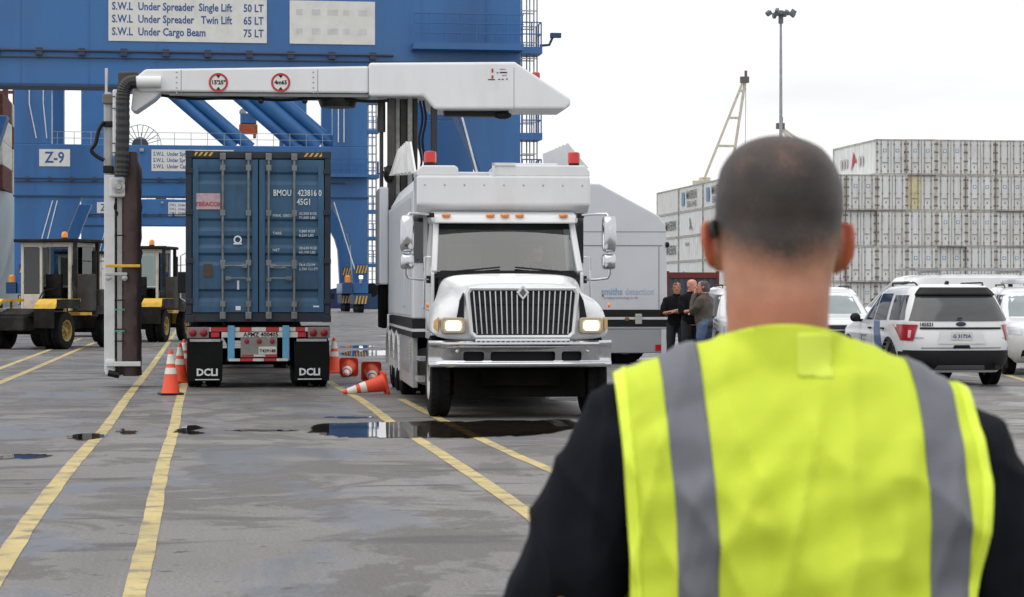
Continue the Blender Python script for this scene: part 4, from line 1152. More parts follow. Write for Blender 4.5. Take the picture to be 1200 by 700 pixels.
SEAM = mat('panel_gap', (0.28, 0.28, 0.28), 0.8)
for pxx in (212, 372):
    a, b = tl(pxx, 82, YB-0.42), tl(pxx+0.7, 112, YB-0.42)
    MB().box(a.x, b.x, YB-0.424, YB-0.42, b.z, a.z).build('panel_seam', SEAM, arm)
    for k in range(5):
        MB().lathe([(0.016, 0), (0.013, 0.008)], (a.x - 0.07, YB-0.42, a.z + (b.z - a.z)*(0.1 + 0.2*k)), (0, -1, 0), 8).build('rivet', STEEL, arm)
for pxx, ya, yb in ((602, 80, 129),):
    a, b = tl(pxx, ya, YB-0.5), tl(pxx+0.6, yb, YB-0.5)
    MB().box(a.x, b.x, YB-0.504, YB-0.50, b.z, a.z).build('panel_seam', SEAM, st)
hp = catmull([tl(a_, b_, YB-0.3) for a_, b_ in ((189, 112), (230, 116), (280, 115), (330, 117.5), (380, 115), (430, 119), (455, 118))], 6)
MB().pipe(hp, 0.028, 6).build('hose', BLACK, st, smooth=60)
for dx_ in (0, 4):
    hp = catmull([tl(a_ + dx_, b_, YB-0.35) for a_, b_ in ((492, 118), (495, 140), (491, 165), (494, 190), (490, 204))], 6)
    MB().pipe(hp, 0.022, 6).build('hose', BLACK, st, smooth=60)

# detector post hanging from the arm
def vbox(name, pa, ya, pb, yb, d0, d1, m_, parent, bev=0.012):
    a, b = tl(pa, ya, YB+d0), tl(pb, yb, YB+d0)
    return MB().box(a.x, b.x, YB+d0, YB+d1, b.z, a.z).build(name, m_, parent, bevel=bev)
PW = mat('post_white', (0.60, 0.61, 0.62), 0.45, var=0.05, dirt=(0.35, 0.34, 0.33), damt=0.5, dscale=2)
PG = mat('post_grey', (0.40, 0.41, 0.41), 0.5, var=0.1, dirt=(0.2, 0.19, 0.18), damt=0.5, dscale=3)
TARP = mat('tarp_brown', C(58, 42, 40), 0.62, var=0.2, scale=2, bump=0.6, bscale=7)
vbox('detector_post', 122, 205, 134.5, 436, -0.25, 0.1, PW, st)
vbox('detector_rail', 137, 222, 143.5, 440, -0.2, 0.1, PG, st)
vbox('rail_gap', 134.6, 232, 136.9, 430, -0.12, 0.05, BLACK, st)
rings = []
for k in range(30):
    py = 178 + (441-178) * k / 29
    a, b = tl(144, py, YB-0.35), tl(163.5 if k > 1 else 160, py, YB-0.35)
    w0 = 0.02 * noise.noise(Vector((k*0.7, 0, 0))); w1 = 0.025 * noise.noise(Vector((k*0.6, 5, 0))); w2 = 0.03 * noise.noise(Vector((k*0.8, 9, 0)))
    m_ = (a.x+b.x)/2
    rings.append([(a.x+w0, YB-0.30+w2, a.z), (a.x+0.06+w0, YB-0.35+w1, a.z), (m_+w1, YB-0.36+w2*1.2, a.z), (b.x-0.05+w1, YB-0.35+w0, a.z), (b.x+w1, YB-0.28, a.z), (b.x+w2, YB+0.25, a.z), (a.x, YB+0.25, a.z)])
MB().loft(rings).build('detector_cover', TARP, st, smooth=50)
vbox('lower_bracket', 124, 424, 165, 429.5, -0.42, -0.36, PW, st)
vbox('post_foot', 123, 421, 135, 440, -0.34, 0.14, PW, st, 0.03)
a, b = tl(127, 437, YB-0.3), tl(140, 441, YB-0.3)
MB().cyl((a.x, YB-0.32, a.z), (b.x, YB-0.32, b.z+0.02), 0.06, n=8).cbox((b.x, YB-0.2, b.z+0.1), (0.12, 0.2, 0.14)).build('foot_hinge', BLACK, st)
vbox('yellow_strap', 123.5, 310, 164.5, 313.5, -0.43, -0.385, YELP, st, 0.01)
vbox('clamp', 123, 319.5, 149, 323, -0.45, -0.385, PG, st, 0.01)
for pxx in (127, 146):
    c_ = tl(pxx, 326, YB-0.42); MB().lathe([(0.05, 0), (0.05, 0.05), (0.02, 0.06)], (c_.x, YB-0.38, c_.z), (0, -1, 0), 12).build('clamp_bolt', STEEL, st)
for py, m_ in ((352, BLACK), (363, mat('green_clip', C(70, 150, 110), 0.6)), (386, BLACK), (400, BLACK), (388, MATS['green_clip']), (276, BLACK)):
    vbox('tie_clip', 134, py-0.8, 146, py+0.8, -0.385, -0.36, m_, st, 0)
c_ = tl(139.5, 219, YB-0.3)
vbox('pivot_plate', 128, 208, 147, 231, -0.34, 0.05, PW, st, 0.03)
MB().lathe([(0.11, 0), (0.11, 0.05), (0.06, 0.06), (0.05, 0.10), (0.02, 0.1)], (c_.x, YB-0.34, c_.z), (0, -1, 0), 18).build('pivot_pin', STEEL, st, smooth=30)
vbox('ram_body', 121.5, 108, 131.5, 207, -0.2, 0.1, PG, st, 0.04)
vbox('ram_collar', 120.5, 142, 132.5, 149, -0.24, 0.12, BLACK, st, 0.02)
vbox('ram_collar', 120.5, 194, 133, 203, -0.24, 0.12, BLACK, st, 0.02)
vbox('ram_bracket', 120, 110, 134, 122, -0.26, 0.2, mat('oily_steel', (0.14, 0.12, 0.10), 0.5, metal=0.4, var=0.4), st, 0.02)
vbox('cover_plate', 132, 105, 141.5, 183, -0.46, -0.40, TRUCKW, st, 0.02)
vbox('cable_stub', 123, 80, 126, 110, -0.1, 0.0, PW, st, 0.01)
for py in (113, 127, 168, 179):
    vbox('plate_tie', 131.2, py-0.5, 135, py+0.5, -0.475, -0.462, BLACK, st, 0)
vbox('mast_cap', 138, 84, 162, 100, -0.3, 0.3, DKC, st, 0.03)
hp = catmull([tl(a_, b_, YB-0.5) for a_, b_ in ((160, 96), (152, 97), (146, 104), (144, 118), (144, 150), (143, 185), (142, 207))], 8)
rad = [0.085 + (0.008 if i % 2 else 0) for i in range(len(hp))]
rad = [r_ + 0.03 for r_ in rad]
MB().pipe(hp, rad, 10).build('hose', mat('hose_black', (0.018, 0.018, 0.02), 0.5), st)
a, b = tl(157, 96, YB-0.5), tl(189, 96, YB-0.5)
MB().cyl(a, b, 0.10, n=16).build('duct', boomm, arm, smooth=40)
hp = catmull([tl(a_, b_, YB-0.25) for a_, b_ in ((122, 143), (116, 152), (112, 168), (107, 176), (113, 183), (122, 188))], 6)
MB().pipe(hp, 0.035, 8).build('hose', BLACK, st, smooth=60)
hp = catmull([tl(a_, b_, YB-0.37) for a_, b_ in ((136, 236), (134, 244), (138, 250), (135, 256))], 5)
MB().pipe(hp, 0.015, 6).build('hose', BLACK, st)

# ================================================================== SECOND SCANNER UNIT
q2 = at(781, HZ, 50.5)
s2 = thing('scanner_trailer', 'white scanner unit with sloping roof and black band, lettered smiths detection', 'truck', (q2.x, q2.y, 0), -R(4))
k_ = 50.5 / F
zz = lambda py: H + (HZ - py) * k_
xx_ = lambda px: (px - 781) * k_
out = [(0.03, zz(386)), (0.0, zz(274)), (xx_(779), zz(262)), (xx_(772), zz(253)), (xx_(702), zz(215.5)), (-5.0, zz(213)), (-5.0, zz(386))]
UNW = mat('unit_white', (0.58, 0.60, 0.635), 0.4, var=0.02, coat=0.15, dirt=(0.45, 0.46, 0.47), damt=0.35, dscale=0.7)
ub = MB().prism(out, 'y', 0.0, 2.5).build('body', UNW, s2, bevel=0.04, seg=3)
MB().box(-4.98, 0.035, 0.02, 2.48, zz(414), zz(386)).build('skirt', mat('unit_grey', (0.33, 0.345, 0.37), 0.5, var=0.04), s2, bevel=0.02)
for a_, b_, m_ in ((363, 371.6, BLACK), (371.6, 374.6, UNW), (374.6, 383, BLACK)):
    MB().box(-4.98, 0.02, -0.012 if m_ == BLACK else -0.010, 2.0, zz(b_), zz(a_)).build('band', m_, s2)
MB().box(-5.0, xx_(776), -0.008, 0.0, zz(288.5), zz(287.5)).box(xx_(772.5), xx_(771.7), -0.008, 0.0, zz(362), zz(289)).box(-5, 0.0, -0.006, 0, zz(272.2), zz(271.5)).build('panel_seam', mat('seam_grey', (0.2, 0.2, 0.21), 0.7), ub)
SB = mat('logo_blue', C(136, 168, 200), 0.5, var=0.02)
lg = text('smiths', 0.22, SB, ub, (xx_(704), -0.006, zz(342)), align='LEFT', sx=0.86, bold=0.004)
text('detection', 0.22, mat('logo_pale', C(158, 184, 206), 0.5, var=0.02), ub, (xx_(732), -0.006, zz(342)), align='LEFT', sx=0.80)
text('bringing technology to life', 0.075, mat('logo_grey', C(150, 156, 164), 0.5), ub, (xx_(707), -0.006, zz(349)), align='LEFT')
MB().box(xx_(705), xx_(707), -0.006, -0.002, zz(348), zz(345)).build('logo_dot', RDR, ub)
MB().box(xx_(744), xx_(752), -0.03, -0.011, zz(380), zz(368)).build('latch_plate', mat('latch_silver', (0.55, 0.54, 0.5), 0.35, metal=0.6), s2, bevel=0.01)
MB().ell((xx_(734.5), -0.012, zz(374)), (0.055, 0.03, 0.055), 12, 7).build('side_lamp', mat('lamp_brass', C(130, 96, 50), 0.35), s2)
MB().box(xx_(768), xx_(774.5), 0.0, 0.018, zz(411), zz(404)).build('reflector', REDLENS, s2)
MB().ell((0.02, -0.01, zz(287)), (0.05, 0.05, 0.07), 10, 7).build('corner_lamp', BLACK, s2)
for x in (-0.9, -2.0, -4.2):
    for y in (0.35, 2.42):
        e = wheel(s2, x, 0, 0.5, 0.27, 1)
        e.location = (x, y - (0.27 if y > 1 else 0) + (0.0), 0.5); e.rotation_euler = (0, 0, -math.pi/2 if y < 1 else math.pi/2)
MB().box(-4.8, -0.4, 0.6, 1.9, 0.25, 0.7).build('chassis_frame', UNDER, s2)
MB().box(xx_(775), 0.06, 0.0, 0.06, 0.02, zz(386)).build('stabiliser_leg', BOXW, s2)

# ================================================================== TRAFFIC CONES
CO = mat('cone_orange', C(226, 74, 40), 0.5, var=0.07, dirt=C(150, 52, 34), damt=0.5, dscale=6)
CW = mat('cone_sleeve', C(224, 220, 212), 0.45, var=0.05, dirt=C(170, 160, 148), damt=0.5, dscale=8)
def cone(label, loc, rot=(0, 0, 0), base=CO, rz=0.0):
    t = thing('traffic_cone', label, 'cone', loc, 0, 'traffic cones by the container lane')
    t.rotation_euler = rot
    b = MB()
    pts = []
    for k in range(16):
        a = 2*math.pi*(k+0.5)/16; r_ = 0.06; h_ = 0.185
        pts.append((math.copysign(h_-r_, math.cos(a)) + r_*math.cos(a), math.copysign(h_-r_, math.sin(a)) + r_*math.sin(a)))
    b.prism(pts, 'z', 0.0, 0.035).build('base', base, t, bevel=0.006)
    R_ = lambda z: 0.142 - (0.142-0.028) * (z-0.035) / (0.71-0.035)
    MB().lathe([(R_(0.035)+0.012, 0.034), (R_(0.05), 0.055), (R_(0.69), 0.69), (0.022, 0.71), (0.014, 0.70)], n=24).build('body', CO, t, smooth=40)
    for z0, z1 in ((0.33, 0.43), (0.49, 0.64)):
        MB().lathe([(R_(z0)+0.0035, z0), (R_(z1)+0.0035, z1)], n=24, cap=False).build('reflective_band', CW, t, smooth=60)
    return t
cone('orange traffic cone with black base on the yellow line beside the container', gnd(200, 463), base=BLACK, rot=(0, 0, 0.2))
cone('orange traffic cone right behind the black based cone', gnd(211, 449), rot=(0, 0, 0.5))
cone('orange traffic cone squeezed against the left mud flap', gnd(216, 440), rot=(0, 0, 0.1))
cone('upright orange traffic cone between the right mud flap and the toppled cones', gnd(391.5, 437), rot=(0, 0, 0.3))
def lying(label, px, py, az, roll=0.0):
    """a cone on its side: base edge and flank touch the ground; az = direction of the tip"""
    t = cone(label, gnd(px, py))
    tilt = math.atan2(0.185 - 0.03, 0.71)
    m_ = Matrix.Rotation(az, 4, 'Z') @ Matrix.Rotation(R(90) + tilt, 4, 'Y') @ Matrix.Rotation(roll, 4, 'Z')
    low = min((m_ @ Vector((sx*0.185, sy*0.185, z))).z for sx in (-1, 1) for sy in (-1, 1) for z in (0, 0.035))
    t.rotation_euler = m_.to_euler()
    t.location.z = -low - 0.002
    return t
lying('toppled orange cone whose tip points out between flap and truck', 409, 441, R(-100))
lying('toppled orange cone whose base leans on the truck wheels', 435, 447, R(-92))
lying('orange cone lying lengthwise across the yellow line by the truck skirt', 452, 462, R(187))

# ================================================================== CARS
def car(name, label, cat, loc, rz, rows, paint, wheels, wr=0.37, group=None, ne=6.0, hub=None, cutz=0.40):
    t = thing(name, label, cat, loc, rz, group)
    def ring(z):
        return [interp([(r_[0], r_[k]) for r_ in rows], z) for k in (1, 2, 3)]
    rings = []
    angs = []
    for q_ in range(4):
        for k in range(14):
            u = k / 14
            angs.append(math.pi/2 * (q_ + u))
    for r_ in rows:
        z, yf, yr, w_ = r_
        c_, L = (yf + yr) / 2, (yf - yr) / 2
        rg = []
        for a in angs:
            ca, sa = math.cos(a), math.sin(a)
            rg.append((w_ * math.copysign(abs(ca) ** (2/ne), ca), c_ + L * math.copysign(abs(sa) ** (2/ne), sa), z))
        rings.append(rg)
    body = MB().loft(rings).build('body', paint, t)
    cu = MB()
    for y in wheels:
        for s in (-1, 1): cu.cyl((s*0.62, y, wr), (s*1.4, y, wr), wr + 0.075, n=28)
    bool_cut(body, cu)
    body.data.polygons.foreach_set('use_smooth', [True]*len(body.data.polygons)); body.data.set_sharp_from_angle(angle=R(32))
    wd = rows[2][3]
    MB().box(-0.60, 0.60, wheels[1]-0.7, wheels[0]+0.7, 0.25, 0.85).build('underbody', UNDER, t)
    for y in wheels:
        for s in (-1, 1):
            wheel(t, s*(wd-0.03), y, wr, 0.25, s, hub or STEEL)
            ar = MB()
            for k in range(12):
                a0, a1 = math.pi*(k/12*1.1-0.05), math.pi*((k+1)/12*1.1-0.05)
                rr = wr + 0.09
                ar.beam((s*(wd-0.004), y+rr*math.cos(a0), wr+rr*math.sin(a0)), (s*(wd-0.004), y+rr*math.cos(a1), wr+rr*math.sin(a1)), 0.03, 0.05, up=(1, 0, 0))
            ar.build('arch_trim', BLACK, t)
    def sx(y, z):
        yf, yr, w_ = ring(z); c_, L = (yf+yr)/2, (yf-yr)/2
        return w_ * max(0.0, 1 - min(1, abs((y-c_)/L)) ** ne) ** (1/ne)
    def side(nm, quad, m_, off=0.006, parent=None, both=True, nu=6, nv=4):
        """quad = (z0, y0a, y0b, z1, y1a, y1b): a patch lying on the flank"""
        z0, a0, b0, z1, a1, b1 = quad
        for s in ((-1, 1) if both else (both or -1,)):
            vs = []
            for v in range(nv + 1):
                f_ = v / nv; z = z0 + (z1-z0)*f_; ya, yb = a0+(a1-a0)*f_, b0+(b1-b0)*f_
                for u in range(nu + 1):
                    y = ya + (yb-ya)*u/nu
                    vs.append((s*(sx(y, z)+off), y, z))
            MB().add(vs, [(v*(nu+1)+u, v*(nu+1)+u+1, (v+1)*(nu+1)+u+1, (v+1)*(nu+1)+u) for v in range(nv) for u in range(nu)]).build(nm, m_, parent or t, smooth=40)
    def end(nm, front, z0, z1, u0a, u0b, u1a, u1b, m_, off=0.006, th=None, nu=12, nv=4, parent=None):
        """patch on the nose or tail; u is a share of the half width"""
        sgn = 1 if front else -1
        vs = []
        for v in range(nv + 1):
            f_ = v / nv; z = z0 + (z1-z0)*f_; yf, yr, w_ = ring(z); c_, L = (yf+yr)/2, (yf-yr)/2
            for u in range(nu + 1):
                uu = (u0a+(u1a-u0a)*f_) + ((u0b+(u1b-u0b)*f_) - (u0a+(u1a-u0a)*f_)) * u / nu
                vs.append((uu*w_, c_ + sgn*(L*max(0, 1-abs(uu)**ne)**(1/ne) + off), z))
        mb = MB().add(vs, [(v*(nu+1)+u, v*(nu+1)+u+1, (v+1)*(nu+1)+u+1, (v+1)*(nu+1)+u) for v in range(nv) for u in range(nu)])
        o = mb.build(nm, m_, parent or t, smooth=40)
        if th:
            so_ = o.modifiers.new('th', 'SOLIDIFY'); so_.thickness = th; so_.offset = 1.0 if front else 1.0
        return o
    return t, side, end, ring, sx

CARW = mat('car_white', (0.72, 0.73, 0.745), 0.22, var=0.015, coat=0.7, dirt=(0.58, 0.57, 0.55), damt=0.35, dscale=1.3)
CARG = mat('car_black_trim', (0.016, 0.016, 0.018), 0.55, spec=0.25, var=0.2)
ALLOY = mat('alloy_grey', (0.16, 0.16, 0.17), 0.4, metal=0.5, var=0.2)
SUVROWS = [(0.24, 2.15, -2.25, 0.86), (0.36, 2.36, -2.42, 0.955), (0.52, 2.46, -2.49, 0.985), (0.74, 2.50, -2.51, 1.0), (0.92, 2.44, -2.49, 0.995),
           (1.00, 2.30, -2.46, 0.985), (1.06, 1.95, -2.45, 0.975), (1.10, 1.30, -2.44, 0.965), (1.14, 1.02, -2.42, 0.95), (1.30, 0.72, -2.33, 0.905),
           (1.50, 0.36, -2.17, 0.835), (1.62, 0.10, -2.05, 0.785), (1.70, -0.15, -1.98, 0.73), (1.745, -0.45, -1.85, 0.64), (1.765, -0.8, -1.55, 0.45)]

def suv(label, loc, rz, marked=False, group='white agency cars parked by the people', name='suv', rack=False):
    t, side, end, ring, sx = car(name, label, 'suv', loc, rz, SUVROWS, CARW, (1.52, -1.40), group=group, hub=ALLOY)
    # glasshouse
    side('side_window', (1.13, 0.72, -0.22, 1.58, 0.12, -0.22), TINT)
    side('side_window', (1.13, -0.30, -1.12, 1.60, -0.30, -1.05), TINT)
    side('side_window', (1.14, -1.32, -2.12, 1.57, -1.24, -1.92), TINT)
    end('windscreen', True, 1.14, 1.64, -0.90, 0.90, -0.90, 0.90, mat('grey_screen', (0.20, 0.24, 0.25), 0.06, coat=0.6, var=0.15))
    end('rear_window', False, 1.13, 1.60, -0.90, 0.90, -0.84, 0.84, mat('rear_glass', (0.05, 0.052, 0.055), 0.06, coat=0.5, var=0.1), off=0.022, nu=20)
    end('spoiler', False, 1.56, 1.685, -0.86, 0.86, -0.80, 0.80, BLACK, off=0.045, th=0.03)
    # tail
    end('chrome_strip', False, 0.985, 1.02, -0.72, 0.72, -0.72, 0.72, BLACK, off=0.016)
    tb = end('bumper_cover', False, 0.28, 0.625, -0.99, 0.99, -0.992, 0.992, CARG, off=0.02, nu=30)
    side('bumper_corner', (0.30, -1.92, -2.34, 0.60, -1.92, -2.34), CARG, off=0.014)
    end('bumper_crease', False, 0.66, 0.672, -0.70, 0.70, -0.70, 0.70, BLACK, off=0.008)
    end('skid_plate', False, 0.29, 0.37, -0.5, 0.5, -0.42, 0.42, mat('skid_grey', (0.16, 0.16, 0.165), 0.5), off=0.03)
    end('painted_recess', False, 0.74, 0.965, -0.42, 0.42, -0.36, 0.36, mat('car_white_shaded', (0.62, 0.63, 0.645), 0.3, var=0.02), off=0.014)  # raised patch in darker white paints the shade of a recess
    lp_ = end('licence_plate', False, 0.80, 0.94, -0.19, 0.19, -0.19, 0.19, WHT, off=0.022)
    y_ = ring(0.87)[1] - 0.026
    text('G 3172A', 0.085, SIGNTXT, lp_, (0, y_, 0.865), bold=0.002)
    end('tow_cover', False, 0.655, 0.715, -0.16, 0.16, -0.13, 0.13, BLACK, off=0.008)
    y_ = ring(1.06)[1] - 0.012
    MB().lathe([(0.01, 0), (0.06, 0), (0.052, 0.012), (0.01, 0.016)], (0, 0, 0), (0, -1, 0), 20).xform(Matrix.Translation((0, y_, 1.075)) @ Matrix.Diagonal((1.5, 1, 0.65, 1))).build('badge', mat('badge_navy', (0.02, 0.03, 0.07), 0.3), t)
    MB().box(-0.06, 0.02, y_-0.02, y_+0.01, 1.165, 1.185).build('wiper', BLACK, t)
    for s in (-1, 1):
        to = end('tail_lamp', False, 0.79, 1.065, s*0.82, s*0.95, s*0.755, s*0.993, mat('tail_red', C(160, 22, 26), 0.2, coat=0.5, var=0.1), off=0.026)
        side('tail_lamp_side', (0.93, -2.30, -2.38, 1.06, -2.18, -2.38), MATS['tail_red'], off=0.014, parent=to) if s < 0 else None
        end('reversing_lens', False, 0.84, 0.97, s*0.855, s*0.885, s*0.84, s*0.88, mat('lens_white', (0.6, 0.42, 0.42), 0.2), off=0.031, nu=2, parent=to)
        MB().cyl((s*0.62, -2.42, 0.33), (s*0.62, -2.53, 0.33), 0.045, n=12).build('exhaust', CARG, t)
        # mirrors, handles, rails
        MB().ell((s*1.08, 0.62, 1.16), (0.10, 0.07, 0.085), 14, 9).cyl((s*0.92, 0.66, 1.10), (s*1.05, 0.64, 1.12), 0.03, n=8).build('wing_mirror', CARG, t, smooth=60)
        for y in (-0.12, -1.02):
            MB().box(*sorted((s*(sx(y, 0.98)+0.002), s*(sx(y, 0.98)+0.03))), y-0.09, y+0.09, 0.965, 1.0).build('door_handle', BLACK, t, bevel=0.008)
        MB().pipe([(s*0.62, -0.3, 1.73), (s*0.63, -0.35, 1.78), (s*0.60, -1.7, 1.785), (s*0.58, -1.8, 1.74)], 0.016, 6).build('roof_rail', CARG, t)
    # shut lines
    for y in (0.62, -0.26, -1.18):
        side('shut_line', (0.42, y, y-0.008, 1.12, y, y-0.008), BLACK, off=0.003, nu=1)
    side('sill', (0.27, 1.0, -0.9, 0.40, 1.05, -0.95), CARG, off=0.012)
    MB().prism([(-1.62, 1.755), (-1.50, 1.755), (-1.60, 1.82), (-1.66, 1.80)], 'x', -0.025, 0.025).build('roof_antenna', BLACK, t)
    # nose
    gr_ = end('grille', True, 0.60, 0.90, -0.62, 0.62, -0.66, 0.66, CARG, off=0.008)
    for z in (0.68, 0.78): end('grille_slat', True, z, z+0.02, -0.62, 0.62, -0.62, 0.62, STEEL, off=0.018, nv=1, parent=gr_)
    end('lower_intake', True, 0.34, 0.50, -0.75, 0.75, -0.7, 0.7, CARG, off=0.008)
    for s in (-1, 1):
        end('headlight', True, 0.80, 0.95, s*0.70, s*0.96, s*0.72, s*0.95, mat('headlight_clear', (0.55, 0.58, 0.6), 0.1, coat=0.6, var=0.2), off=0.012)
    if marked:
        vs = []
        side('blue_stripe', (0.42, -0.62, -1.15, 1.11, -0.30, -0.72), mat('stripe_blue', C(66, 96, 146), 0.35, var=0.02, coat=0.3), off=0.005)
        side('blue_stripe', (1.12, -0.30, -0.72, 1.125, -0.30, -0.72), MATS['stripe_blue'], off=0.008, nv=1)
        for k, (zz_, hh, y0) in enumerate(((0.82, 0.035, 0.42), (0.75, 0.02, 0.42), (0.69, 0.02, 0.42))):
            side('door_lettering', (zz_, y0, y0-0.3+0.05*k, zz_+hh, y0, y0-0.3+0.05*k), mat('letter_grey', C(120, 126, 138), 0.5), off=0.005, nu=1, nv=1)
        side('door_emblem', (0.68, 0.52, 0.46, 0.86, 0.52, 0.46), SIGNTXT, off=0.005, nu=1, nv=1)
        text('185521', 0.085, mat('fleet_number', C(40, 44, 56), 0.5), t, (-0.60, ring(1.06)[1]-0.004+0.0, 1.065), bold=0.003)
        end('model_script', False, 0.83, 0.85, -0.90, -0.66, -0.90, -0.66, STEEL, off=0.012, nv=1)
        end('model_script', False, 0.83, 0.85, 0.74, 0.90, 0.74, 0.90, STEEL, off=0.012, nv=1)
    if rack:
        MB().box(-0.65, 0.65, -0.75, -0.45, 1.80, 1.90).build('light_bar', mat('light_bar_clear', (0.5, 0.52, 0.55), 0.15, coat=0.5, var=0.3, scale=6), t, bevel=0.03)
        MB().box(-0.5, -0.42, -0.65, -0.55, 1.74, 1.81).box(0.42, 0.5, -0.65, -0.55, 1.74, 1.81).build('light_bar_foot', BLACK, t)
    return t

def place(px, D, dz=0):
    q_ = at(px, HZ, D); return (q_.x, q_.y, dz)
# rear bumper of the marked car stands at D = 39.2, its heading is 3 degrees to the right of the lanes
hd_ = R(3.0)
c_ = at(1127, HZ, 37.9)
suv('white marked SUV with blue door stripe, seen from behind, fleet number on the tailgate',
    (c_.x + 2.5*math.sin(hd_), c_.y + 2.5*math.cos(hd_), 0), -hd_, True)
suv('white SUV facing the viewer whose windscreen shows between the head and the marked SUV', place(966, 52), math.pi - R(8), rack=False)
suv('white SUV facing the viewer right behind the three standing people', place(884, 46.5), math.pi - R(5))
suv('white SUV with roof light bar facing the viewer beyond the marked SUV', place(1216, 45.5), math.pi - R(12), rack=True)
# work van with ladders behind the row
vrows = [(0.28, 2.6, -2.8, 0.88), (0.5, 2.75, -2.9, 0.98), (0.95, 2.70, -2.9, 1.0), (1.10, 2.4, -2.9, 1.0), (1.22, 1.85, -2.9, 0.99), (1.7, 1.35, -2.88, 0.95), (2.05, 1.0, -2.84, 0.86), (2.12, 0.7, -2.75, 0.75), (2.15, 0.3, -2.6, 0.6)]
t, side, end, ring, sx = car('work_van', 'white work van with a roof rack of ladders behind the marked SUV', 'van', place(1098, 62), math.pi/2 + R(4), vrows, CARW, (1.7, -1.7), ne=8)
side('side_window', (1.25, 1.6, 0.75, 1.8, 1.15, 0.75), TINT)
end('windscreen', True, 1.26, 1.95, -0.9, 0.9, -0.86, 0.86, TINT)
end('rear_window', False, 1.3, 1.8, -0.85, 0.85, -0.85, 0.85, TINT)
end('grille', True, 0.62, 0.9, -0.6, 0.6, -0.6, 0.6, CARG)
for s in (-1, 1):
    end('headlight', True, 0.78, 0.98, s*0.66, s*0.93, s*0.66, s*0.93, MATS['headlight_clear'], off=0.01)
    end('tail_lamp', False, 0.9, 1.4, s*0.86, s*0.97, s*0.86, s*0.97, REDLENS, off=0.01)
    MB().ell((s*1.1, 1.45, 1.35), (0.1, 0.07, 0.14)).cyl((s*0.9, 1.45, 1.3), (s*1.05, 1.45, 1.32), 0.03).build('wing_mirror', CARG, t, smooth=60)
lr = MB()
for s in (-0.62, -0.25, 0.1, 0.5): lr.box(s-0.03, s+0.03, -2.7, 0.9, 2.25, 2.32)
for k in range(12): lr.box(-0.62, -0.25, -2.6+k*0.3, -2.56+k*0.3, 2.26, 2.30); lr.box(0.1, 0.5, -2.6+k*0.3, -2.56+k*0.3, 2.26, 2.30)
for y in (-2.2, 0.2): lr.box(-0.8, 0.8, y, y+0.05, 2.19, 2.25); lr.box(-0.75, -0.7, y, y+0.05, 2.05, 2.2); lr.box(0.7, 0.75, y, y+0.05, 2.05, 2.2)
lr.build('ladder_rack', STEEL, t)

